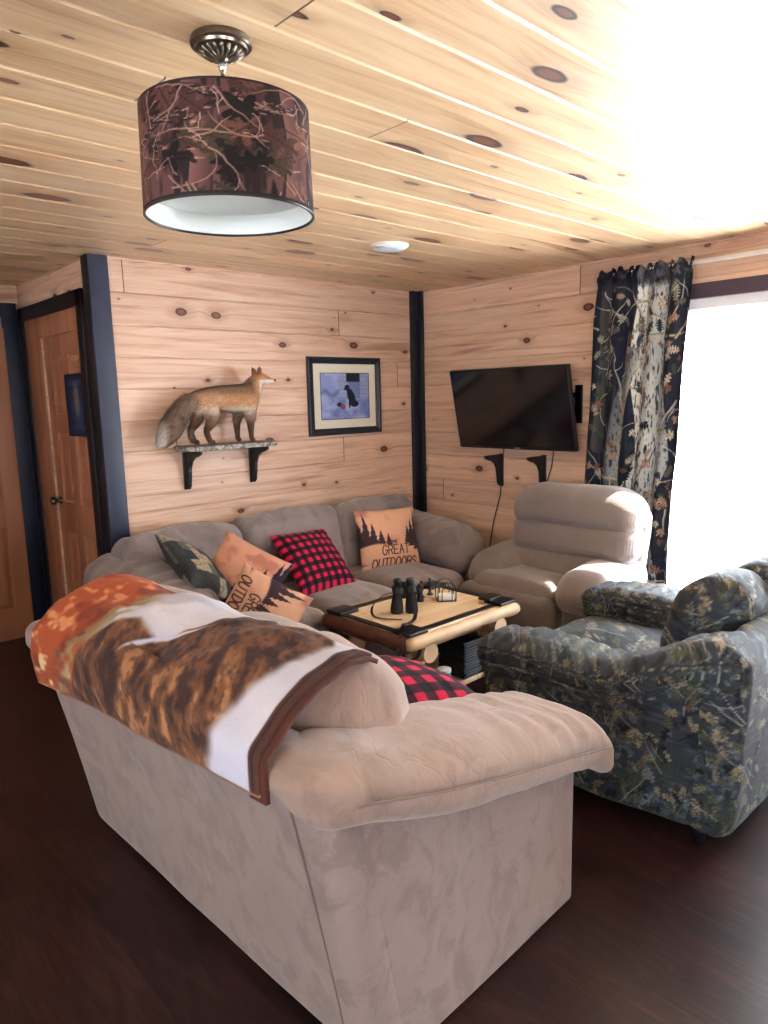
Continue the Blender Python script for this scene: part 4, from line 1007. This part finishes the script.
cord([(X0 - .006, 3.20, 1.30), (X0 - .006, 3.215, 1.20), (X0 - .03, 3.215, 1.0), (X0 - .008, 3.24, .9), (X0 - .008, 3.30, .7), (X0 - .008, 3.35, .45), (X0 - .008, 3.36, .15)], .004, 'thin black cord dropping from the television past the left bracket to behind the sofa')
cord([(X0 - .008, 2.78, 1.26), (X0 - .008, 2.80, 1.12), (X0 - .008, 2.86, .95), (X0 - .008, 2.9, .6), (X0 - .008, 2.9, .2)], .004, 'thin black cord dropping from the television behind the recliner')

# fox shelf
slab = NT('grey_live_edge'); _n = slab.noise(slab.obj(), 26, 5, .7, .8); slab.P(Base_Color=slab.ramp(_n, [(.35, L4((44, 38, 34))), (.5, L4((120, 110, 98))), (.68, L4((206, 200, 188)))]), Roughness=.5); slab = slab.m
t = thing('wall_shelf', 'small mottled grey live-edge shelf on the plank wall holding the fox', 'shelf', (2.33, 3.95, 1.35))
out = []
for i in range(40):
    a = 2 * PI * i / 40; x = .335 * np.sign(math.cos(a)) * abs(math.cos(a)) ** .5; y = .117 * np.sign(math.sin(a)) * abs(math.sin(a)) ** .45
    if y < .08: x += .010 * math.sin(i * 2.1); y += .006 * math.sin(i * 3.3)
    out.append((x, y))
V, F = prism(out, .03, (0, 0, 0), (1, 0, 0), (0, 1, 0), (0, 0, 1)); o = mesh_obj('shelf_board', V, F, slab, t, False); bv = o.modifiers.new('b', 'BEVEL'); bv.width = .006; bv.segments = 2

# ------------------------------------------------------------------ mounted fox
def fox():
    t = thing('mounted_fox', 'mounted red fox standing on the wall shelf with its head to the right', 'animal', (2.33, 3.93, 1.365))
    # skeleton: x right, y away, z up ; local
    nodes = {}; edges = []
    def nd(k, p, r, parent=None):
        nodes[k] = (p, r)
        if parent: edges.append((parent, k))
    nd('pel', (-.17, 0, .285), (.076, .088)); nd('mid', (-.05, 0, .280), (.072, .080), 'pel'); nd('rib', (.06, 0, .272), (.074, .094), 'mid'); nd('chest', (.135, -.002, .272), (.068, .092), 'rib')
    nd('nk1', (.185, -.006, .325), (.060, .066), 'chest'); nd('nk2', (.208, -.012, .372), (.052, .052), 'nk1'); nd('head', (.236, -.020, .398), (.052, .046), 'nk2'); nd('brow', (.264, -.028, .398), (.042, .036), 'head')
    nd('muz', (.294, -.040, .386), (.021, .020), 'brow'); nd('nose', (.326, -.052, .382), (.012, .012), 'muz')
    nd('t0', (-.235, 0, .275), (.050, .054), 'pel'); nd('t1', (-.29, 0, .225), (.062, .064), 't0'); nd('t2', (-.345, .0, .155), (.070, .072), 't1'); nd('t3', (-.395, -.0, .09), (.066, .068), 't2'); nd('t4', (-.43, -.0, .045), (.050, .052), 't3'); nd('t5', (-.465, 0, .01), (.020, .020), 't4')
    for s, k, dx in ((-1, 'a', 0.0), (1, 'b', -.05)):
        y = s * .042; q = 0 if s < 0 else -.05
        nd('fs' + k, (.145 + q * .4, y, .20), (.038, .044), 'chest'); nd('fe' + k, (.142 + q, y, .145), (.027, .030), 'fs' + k); nd('fw' + k, (.142 + q, y, .06), (.0165, .017), 'fe' + k); nd('fp' + k, (.144 + q, y, .020), (.016, .017), 'fw' + k); nd('ft' + k, (.168 + q, y - .002, .013), (.014, .012), 'fp' + k)
        ddx = 0 if s < 0 else -.06
        nd('hh' + k, (-.150 + ddx * .5, y, .215), (.056, .066), 'pel'); nd('hk' + k, (-.115 + ddx, y, .155), (.038, .044), 'hh' + k); nd('hc' + k, (-.175 + ddx, y, .085), (.019, .021), 'hk' + k); nd('hp' + k, (-.150 + ddx, y, .022), (.017, .018), 'hc' + k); nd('ht' + k, (-.118 + ddx, y - .002, .013), (.015, .012), 'hp' + k)
    names = list(nodes); me = bpy.data.meshes.new('body'); me.from_pydata([nodes[k][0] for k in names], [(names.index(a), names.index(b)) for a, b in edges], [])
    ob = bpy.data.objects.new('body', me); COL.objects.link(ob)
    sk = ob.modifiers.new('skin', 'SKIN'); 
    if not me.skin_vertices: me.skin_vertices.new()
    for i, k in enumerate(names): me.skin_vertices[0].data[i].radius = nodes[k][1]; me.skin_vertices[0].data[i].use_root = (i == 0)
    sk.use_smooth_shade = True; sb = ob.modifiers.new('sub', 'SUBSURF'); sb.levels = 3; sb.render_levels = 3
    bpy.context.view_layer.update(); dg = bpy.context.evaluated_depsgraph_get(); ev = ob.evaluated_get(dg); m2 = bpy.data.meshes.new_from_object(ev)
    bpy.data.objects.remove(ob)
    V = np.array([v.co[:] for v in m2.vertices]); F = [tuple(p.vertices) for p in m2.polygons]
    def paint(V):
        x, y, z = V.T; n = fbm(V * 40, 3); c = col0(x, (204, 152, 106)); c = mixc(c, sstep(-.2, .5, n) * .5, (222, 184, 146))
        body = sstep(-.24, -.2, x) * sstep(.2, .16, x); c = mixc(c, body * sstep(.28, .33, z) * .75, (116, 92, 74)); c = mixc(c, body * sstep(.25, .21, z) * .9, (226, 212, 196))
        c = mixc(c, sstep(.15, .10, np.hypot(x + .16, z - .22) / 1.0) * .35, (206, 176, 146))
        tail = sstep(-.20, -.25, x); c = mixc(c, tail * .75, (120, 102, 92)); c = mixc(c, tail * sstep(.1, .5, n) * .7, (72, 62, 62)); c = mixc(c, sstep(-.40, -.44, x), (202, 192, 182))
        legs = sstep(.165, .10, z) * (1 - tail); c = mixc(c, legs * .95, (32, 25, 24)); c = mixc(c, sstep(.21, .16, z) * (1 - tail) * .6, (110, 74, 54))
        head = sstep(.19, .22, x) * sstep(.30, .33, z); c = mixc(c, head * .8, (196, 138, 88)); bib = sstep(.398, .384, z) * sstep(.295, .32, z) * sstep(.198, .222, x); c = mixc(c, bib, (236, 230, 220))
        c = mixc(c, sstep(.17, .19, x) * sstep(.30, .28, z) * sstep(.2, .26, z), (200, 156, 112))
        return mixc(c, sstep(.322, .328, x), (16, 14, 14))
    c = paint(V); body = mesh_obj('body', V, F, M['fur'], t, True, c)
    # ears
    for s in (-1, 1):
        base = np.array([.222, -.018 + s * .030, .430]); m = MB(); tip = base + np.array([-.006, s * .014, .043]); A = []
        for k in range(10):
            a = 2 * PI * k / 10; A.append(base + np.array([.014 * math.cos(a), .025 * math.sin(a), -.006]))
        B = [base + (a - base) * .75 + np.array([-.001, s * .004, .03]) for a in A]; VV = A + B + [tip]
        FF = [(k, (k + 1) % 10, 10 + (k + 1) % 10, 10 + k) for k in range(10)] + [(10 + k, 10 + (k + 1) % 10, 20) for k in range(10)]
        cc = np.array([[176, 122, 82]] * 10 + [[120, 84, 62]] * 10 + [[30, 24, 22]]) / 255
        mesh_obj('ear', np.array(VV), FF, M['fur'], t, True, cc)
        V_, F_ = rbox((.008, .006, .008), .003, (1, 1, 1), 3, (.283, -.034 + s * .027, .404)); mesh_obj('eye', V_, F_, plain('glass_eye', (12, 8, 6), .08), t)
    V_, F_ = rbox((.012, .014, .010), .0045, (1, 1, 1), 3, (.334, -.053, .388)); mesh_obj('nose', V_, F_, M['rubber'], t)
    # fur coat of short tapering hairs
    Q = np.array([f if len(f) == 4 else (f[0], f[1], f[2], f[2]) for f in F]); N = vnormals(V, F)
    ar = np.linalg.norm(np.cross(V[Q[:, 2]] - V[Q[:, 0]], V[Q[:, 3]] - V[Q[:, 1]]), axis=1); cnt = 16000
    fi = rng.choice(len(Q), cnt, p=ar / ar.sum()); w = rng.random((cnt, 4)); w /= w.sum(1, keepdims=True)
    P = (V[Q[fi]] * w[:, :, None]).sum(1); Nn = (N[Q[fi]] * w[:, :, None]).sum(1); base = paint(P)
    x, z = P[:, 0], P[:, 2]
    ln = np.full(cnt, .022); ln[x < -.22] = .034; ln[z < .14] = np.where(x[z < .14] > -.22, .005, .026); ln[(x > .26)] = .004; ln[(x > .19) & (x <= .26)] = .013
    flow = np.stack([np.full(cnt, -1.0), rng.normal(0, .25, cnt), np.where(x < -.22, -1.0, -.55)], 1) + rng.normal(0, .18, (cnt, 3)); flow -= Nn * (flow * Nn).sum(1, keepdims=True)
    flow /= np.linalg.norm(flow, axis=1, keepdims=True) + 1e-9; d = flow * .85 + Nn * .42; d /= np.linalg.norm(d, axis=1, keepdims=True)
    sd = np.cross(d, Nn); sd /= np.linalg.norm(sd, axis=1, keepdims=True) + 1e-9; wd = .0015
    HV = np.stack([P - sd * wd, P + sd * wd, P + d * ln[:, None] + Nn * .0], 1).reshape(-1, 3); HF = np.arange(cnt * 3).reshape(-1, 3)
    hc = np.clip(base * (.75 + .5 * rng.random((cnt, 1))), 0, 1); HC = np.repeat(hc, 3, 0)
    o = mesh_obj('fur_coat', HV, HF, M['fur'], t, False, HC)
    return t
fox()

# ------------------------------------------------------------------ framed picture
def art_col(u, v):
    n = fbm(np.stack([u * 7, v * 7, 0 * u + 2], 1)); c = col0(u, (142, 156, 206)); c = mixc(c, sstep(-.1, .5, n) * .6, (186, 198, 230)); c = mixc(c, sstep(.5, .4, v) * sstep(-.2, .5, -n) * .6, (92, 104, 168))
    barn = (u > .38) & (v > .42); c = mixc(c, barn * .55, (158, 164, 190)); c = mixc(c, ((np.abs((v * 11) % 1 - .5) > .42) & barn) * .5, (96, 100, 140))
    c = mixc(c, ((u > .52) & (u < .80) & (v > .80)) * 1.0, (22, 24, 44)); c = mixc(c, ((u > .56) & (u < .80) & (v > .45) & (v <= .80)) * .6, (84, 112, 160))
    c = mixc(c, sstep(.1, .0, np.abs(v - .56 - .05 * np.sin(u * 20))) * (u < .38) * .6, (88, 92, 140))
    # a dark sitting dog and a small red and dark shape on snow
    def el(cx, cy, rx, ry, a=0): ca, sa = math.cos(a), math.sin(a); X = (u - cx) * ca + (v - cy) * sa; Y = -(u - cx) * sa + (v - cy) * ca; return sstep(1.1, .9, np.hypot(X / rx, Y / ry))
    dog = np.maximum.reduce([el(.62, .47, .075, .20, .28), el(.535, .68, .05, .065), el(.50, .655, .035, .025), el(.68, .33, .09, .07), el(.58, .33, .02, .1), el(.52, .78 - .1, .03, .05)]); c = mixc(c, dog, (18, 20, 38))
    c = mixc(c, el(.37, .32, .05, .05), (30, 30, 60)); c = mixc(c, el(.44, .27, .05, .06), (150, 60, 80)); return c
def framed(name, label, loc, w, h, fw, art, matw=.05):
    t = thing(name, label, 'picture', loc)
    m = MB(); n = 0
    prof = [(0, 0), (0, .022), (.008, .028), (.02, .026), (.03, .02), (fw, .014), (fw, 0)]
    V = []; F = []
    for (a, d) in prof:
        for sx, sz in ((-1, -1), (1, -1), (1, 1), (-1, 1)): V.append((sx * (w / 2 - a), -d, sz * (h / 2 - a)))
    for i in range(len(prof) - 1):
        for k in range(4): a = i * 4 + k; b = i * 4 + (k + 1) % 4; F.append((a, b, b + 4, a + 4))
    mesh_obj('frame', V, F, plain('navy_black_frame', (24, 28, 40), .35), t, False)
    V, F = box((0, -.007, 0), (w - 2 * fw + .004, .004, h - 2 * fw + .004)); mesh_obj('mat_board', V, F, M['cream'], t, False)
    aw, ah = w - 2 * fw - 2 * matw, h - 2 * fw - 2 * matw; g = 110; U, W_ = np.meshgrid(np.linspace(0, 1, g + 1), np.linspace(0, 1, g + 1)); U = U.ravel(); W_ = W_.ravel()
    V = np.stack([(U - .5) * aw, np.full(len(U), -.0095), (W_ - .5) * ah], 1); q = g + 1; F = [(j * q + i, j * q + i + 1, (j + 1) * q + i + 1, (j + 1) * q + i) for j in range(g) for i in range(g)]
    c = art(U, W_); c = mixc(c, ((U < .015) | (U > .985) | (W_ < .018) | (W_ > .982)).astype(float), (30, 34, 56)); mesh_obj('art_print', V, F, M['paper'], t, False, c)
    return t
framed('framed_picture', 'black framed print of a dark dog in snow on the plank wall', (3.402, Y0 - .001, 1.643), .685, .555, .048, art_col, .062)
# poster on the hall door
def poster_col(u, v):
    c = col0(u, (28, 40, 78)); e = (u < .08) | (u > .92) | (v < .05) | (v > .95); c = mixc(c, e * 1.0, (16, 22, 46))
    def el(cx, cy, rx, ry): return sstep(1.15, .85, np.hypot((u - cx) / rx, (v - cy) / ry))
    c = mixc(c, el(.5, .5, .28, .34), (52, 70, 104)); c = mixc(c, el(.5, .55, .12, .25), (110, 110, 108)); c = mixc(c, ((v > .8) & (v < .9) & (u > .2) & (u < .8) & (np.abs((u * 9) % 1 - .5) < .3)) * .6, (110, 122, 150))
    return mixc(c, ((v > .1) & (v < .2) & (u > .25) & (u < .75) & (np.abs((u * 11) % 1 - .5) < .3)) * .5, (100, 112, 140))
g = 60; U, W_ = np.meshgrid(np.linspace(0, 1, g + 1), np.linspace(0, 1, g + 1)); U = U.ravel(); W_ = W_.ravel()
Vp = np.stack([(U - .5) * .35, np.full(len(U), -.001), (W_ - .5) * .38], 1); q = g + 1; Fp = [(j * q + i, j * q + i + 1, (j + 1) * q + i + 1, (j + 1) * q + i) for j in range(g) for i in range(g)]
o = mesh_obj('poster', Vp, Fp, M['paper'], None, False, poster_col(U, W_)); so = o.modifiers.new('s', 'SOLIDIFY'); so.thickness = .004; so.offset = 1
o.location = (XH + .008, 4.475, 1.625); o.rotation_euler = (0, 0, -R90); tag(o, 'dark blue poster fixed to the pine hall door', 'poster')

# ------------------------------------------------------------------ curtain and rod
CLz, CLy = [.45, 1.0, 1.3, 1.7, 2.05, 2.35], [2.50, 2.49, 2.47, 2.45, 2.44, 2.41]
CRz, CRy = [.45, .70, 1.0, 1.3, 1.65, 2.0, 2.35], [1.91, 1.91, 1.90, 1.88, 1.87, 1.85, 1.82]
def curtain():
    t = thing('curtain', 'dark forest-print curtain gathered at the left of the patio door', 'curtain', (4.09, 2.13, 0))
    nu, nv = 300, 420; U, V_ = np.meshgrid(np.linspace(0, 1, nu + 1), np.linspace(0, 1, nv + 1)); U = U.ravel(); V_ = V_.ravel()   # U 0 = left (far y) .. 1 = right, V 0 bottom
    z = .46 + V_ * (2.35 - .46)
    yl = np.interp(z, CLz, CLy); yr = np.interp(z, CRz, CRy)
    ph = U * 2 * PI * 5 + .8 * vnoise(np.stack([U * 4, V_ * 1.5, 0 * U], 1)); amp = .017 + .006 * (1 - V_)
    y = yl + (yr - yl) * U + .006 * np.cos(ph); x = -amp * np.sin(ph) + .008 * fbm(np.stack([U * 9, V_ * 7, 0 * U + 3], 1)) - .05 * (1 - V_) * sstep(.5, .9, U) * sstep(.1, .5, V_) * 0
    top = sstep(.955, 1, V_); x += top * .010 * np.sin(U * 130); z += top * (.012 * np.sin(U * 60) + .008 * vnoise(np.stack([U * 40, V_, 0 * U], 1))); x += -.022 * np.exp(-((V_ - .975) / .012) ** 2)
    c = CC.sample(U * .98 + .01, V_ * .98 + .01); c = mixc(c, sstep(.93, .95, V_) * .6, (26, 28, 44))
    q = nu + 1; F = [(j * q + i, j * q + i + 1, (j + 1) * q + i + 1, (j + 1) * q + i) for j in range(nv) for i in range(nu)]
    o = mesh_obj('drape', np.stack([x, y - 2.13, z], 1), F, M['camo_curtain'], t, True, c)
    so = o.modifiers.new('s', 'SOLIDIFY'); so.thickness = .0015
    return t
curtain()
t = thing('curtain_rod', 'white curtain rod running above the patio door', 'curtain rod', (4.105, .5, 2.325))
V, F = tube([(0, 1.93, 0), (0, -.9, 0)], .011, 12); mesh_obj('rod', V, F, M['white'], t); V, F = tube([(0, 1.62 - .45, 0), (0, -.9, 0)], .0135, 12); mesh_obj('outer_sleeve', V, F, M['white'], t)
for y in (1.90, -.85):
    V, F = box((.038, y, 0), (.08, .02, .03), .003); mesh_obj('rod_bracket', V, F, M['white'], t)

# ------------------------------------------------------------------ ceiling lights
t = thing('pendant_light', 'forest-print drum shade light hanging close to the plank ceiling', 'ceiling light', (.958, 1.545, CEIL))
V, F = lathe([(.0, 0), (.068, 0), (.070, -.005), (.070, -.014), (.066, -.017), (.061, -.017), (.059, -.023), (.050, -.026), (.032, -.036), (.014, -.041), (.010, -.046), (0, -.046)], 40); mesh_obj('canopy', V, F, M['brass'], t, auto=35)
m = MB()
for k in range(18):
    a = 2 * PI * k / 18; m.add(*tube([(.050 * math.cos(a), .050 * math.sin(a), -.025), (.036 * math.cos(a), .036 * math.sin(a), -.034), (.016 * math.cos(a), .016 * math.sin(a), -.041)], [.004, .0045, .002], 6))
m.build('fluting', M['brass'], t)
V, F = tube([(0, 0, -.044), (0, 0, -.20)], .005, 10); mesh_obj('stem', V, F, M['chrome'], t); V, F = lathe([(0, -.040), (.008, -.044), (.011, -.056), (.005, -.072), (0, -.075)], 14); mesh_obj('coupling', V, F, M['chrome'], t)
R_, zt_, zb_ = .1975, -.155, -.385; na, nz = 620, 120; A, Z = np.meshgrid(np.linspace(0, 2 * PI, na, endpoint=False), np.linspace(0, 1, nz + 1)); A = A.ravel(); Z = Z.ravel()
Rr = R_ - .004 * Z
V = np.stack([Rr * np.cos(A), Rr * np.sin(A), zb_ + (zt_ - zb_) * Z], 1); F = [(j * na + i, j * na + (i + 1) % na, (j + 1) * na + (i + 1) % na, (j + 1) * na + i) for j in range(nz) for i in range(na)]
c = CL.sample(A / (2 * PI), Z * .98 + .01) * .85; c = mixc(c, ((Z < .03) | (Z > .975)).astype(float), (34, 24, 26)); sh = mesh_obj('lamp_shade', V, F, M['camo_lamp'], t, True, c)
V, F = lathe([(R_ - .003, zb_ + .001), (R_ - .007, zt_ - .001)], 96); lin_m = plain('white_shade_lining', (232, 236, 232), .6, vary=.01); o = mesh_obj('lining', V, F, lin_m, sh)
V, F = lathe([(R_ + .001, zb_), (R_ + .001, zb_ - .003), (R_ - .005, zb_ - .003), (R_ - .005, zb_ + .002)], 96); mesh_obj('rim', V, F, M['black'], sh)
V, F = lathe([(0, zb_ + .045), (.172, zb_ + .045), (.188, zb_ + .048), (.188, zb_ + .051), (0, zb_ + .051)], 64); mesh_obj('diffuser', V, F, plain('frosted_diffuser', (222, 232, 228), .35, vary=.02), t)
m = MB()
for k in range(3): a = 2 * PI * k / 3; m.add(*tube([(0, 0, -.175), (.191 * math.cos(a), .191 * math.sin(a), -.170)], .0025, 6))
m.build('spider_frame', M['brass'], t)
for k in range(2):
    V, F = lathe([(0, -.20), (.016, -.205), (.018, -.23), (.030, -.262), (.028, -.29), (.012, -.308), (0, -.31)], 20); V[:, 0] += (-1) ** k * .06; mesh_obj('bulb', V, F, M['white'], t)
m = MB(); m.add(*tube([(-.06, 0, -.20), (.06, 0, -.20)], .006, 8)); m.build('socket_bar', M['brass'], t)
t = thing('disc_light', 'small flat white round ceiling disc near the back of the room', 'ceiling light', (2.80, 2.93, CEIL))
V, F = lathe([(0, 0), (.105, 0), (.105, -.008), (.095, -.016), (0, -.016)], 48); mesh_obj('trim_ring', V, F, M['white'], t, auto=40); V, F = lathe([(.085, -.0155), (.08, -.022), (.04, -.028), (0, -.029)], 40); mesh_obj('lens', V, F, plain('lens', (214, 232, 240), .3), t)

# ------------------------------------------------------------------ light
w = bpy.data.worlds.new('World'); SC.world = w; w.use_nodes = True; nt = w.node_tree; bg = nt.nodes['Background']
bg.inputs[0].default_value = (.80, .89, 1.0, 1); bg.inputs[1].default_value = 12.0
sl = bpy.data.lights.new('sun', 'SUN'); sl.energy = 30.0; sl.angle = .02; sl.color = (1, .96, .9); so_ = bpy.data.objects.new('sun', sl); COL.objects.link(so_); so_.rotation_euler = Vector((-.40, .30, -.75)).to_track_quat('-Z', 'Y').to_euler(); so_.location = (8, -3, 8)
def portal(loc, rot, sx, sy):
    l = bpy.data.lights.new('window_portal', 'AREA'); l.shape = 'RECTANGLE'; l.size = sx; l.size_y = sy; l.cycles.is_portal = True
    o = bpy.data.objects.new('window_portal', l); COL.objects.link(o); o.location = loc; o.rotation_euler = rot
portal((X0 + .1, (WIN[0] + WIN[1]) / 2, (WIN[2] + WIN[3]) / 2), (0, R90, 0), 2.1, 2.1)
portal((XW - .1, .6, 1.5), (0, -R90, 0), 1.15, 2.05)
portal((1.8, YW - .1, 1.5), (R90, 0, 0), 1.25, 1.15)
portal((-.9, YW - .1, 1.5), (R90, 0, 0), 1.45, 1.15)

# ------------------------------------------------------------------ camera
yaw, pitch, roll, fpx = math.radians(42.79), math.radians(9.07), math.radians(-1.45), 712.3
fwd = Vector((math.sin(yaw) * math.cos(pitch), math.cos(yaw) * math.cos(pitch), -math.sin(pitch)))
r = fwd.cross(Vector((0, 0, 1))).normalized(); u = r.cross(fwd); c_, s_ = math.cos(roll), math.sin(roll)
r2, u2 = r * c_ + u * s_, -r * s_ + u * c_
cam = bpy.data.cameras.new('camera'); co = bpy.data.objects.new('camera', cam); COL.objects.link(co)
co.matrix_world = Matrix(((r2.x, u2.x, -fwd.x, 0), (r2.y, u2.y, -fwd.y, 0), (r2.z, u2.z, -fwd.z, EYE), (0, 0, 0, 1)))
cam.sensor_fit = 'HORIZONTAL'; cam.sensor_width = 36; cam.lens = fpx * 36 / 768; cam.clip_start = .05
SC.camera = co
vs = SC.view_settings; vs.view_transform = 'Standard'; vs.look = 'None'; vs.gamma = 1; vs.use_curve_mapping = False; vs.exposure = .68
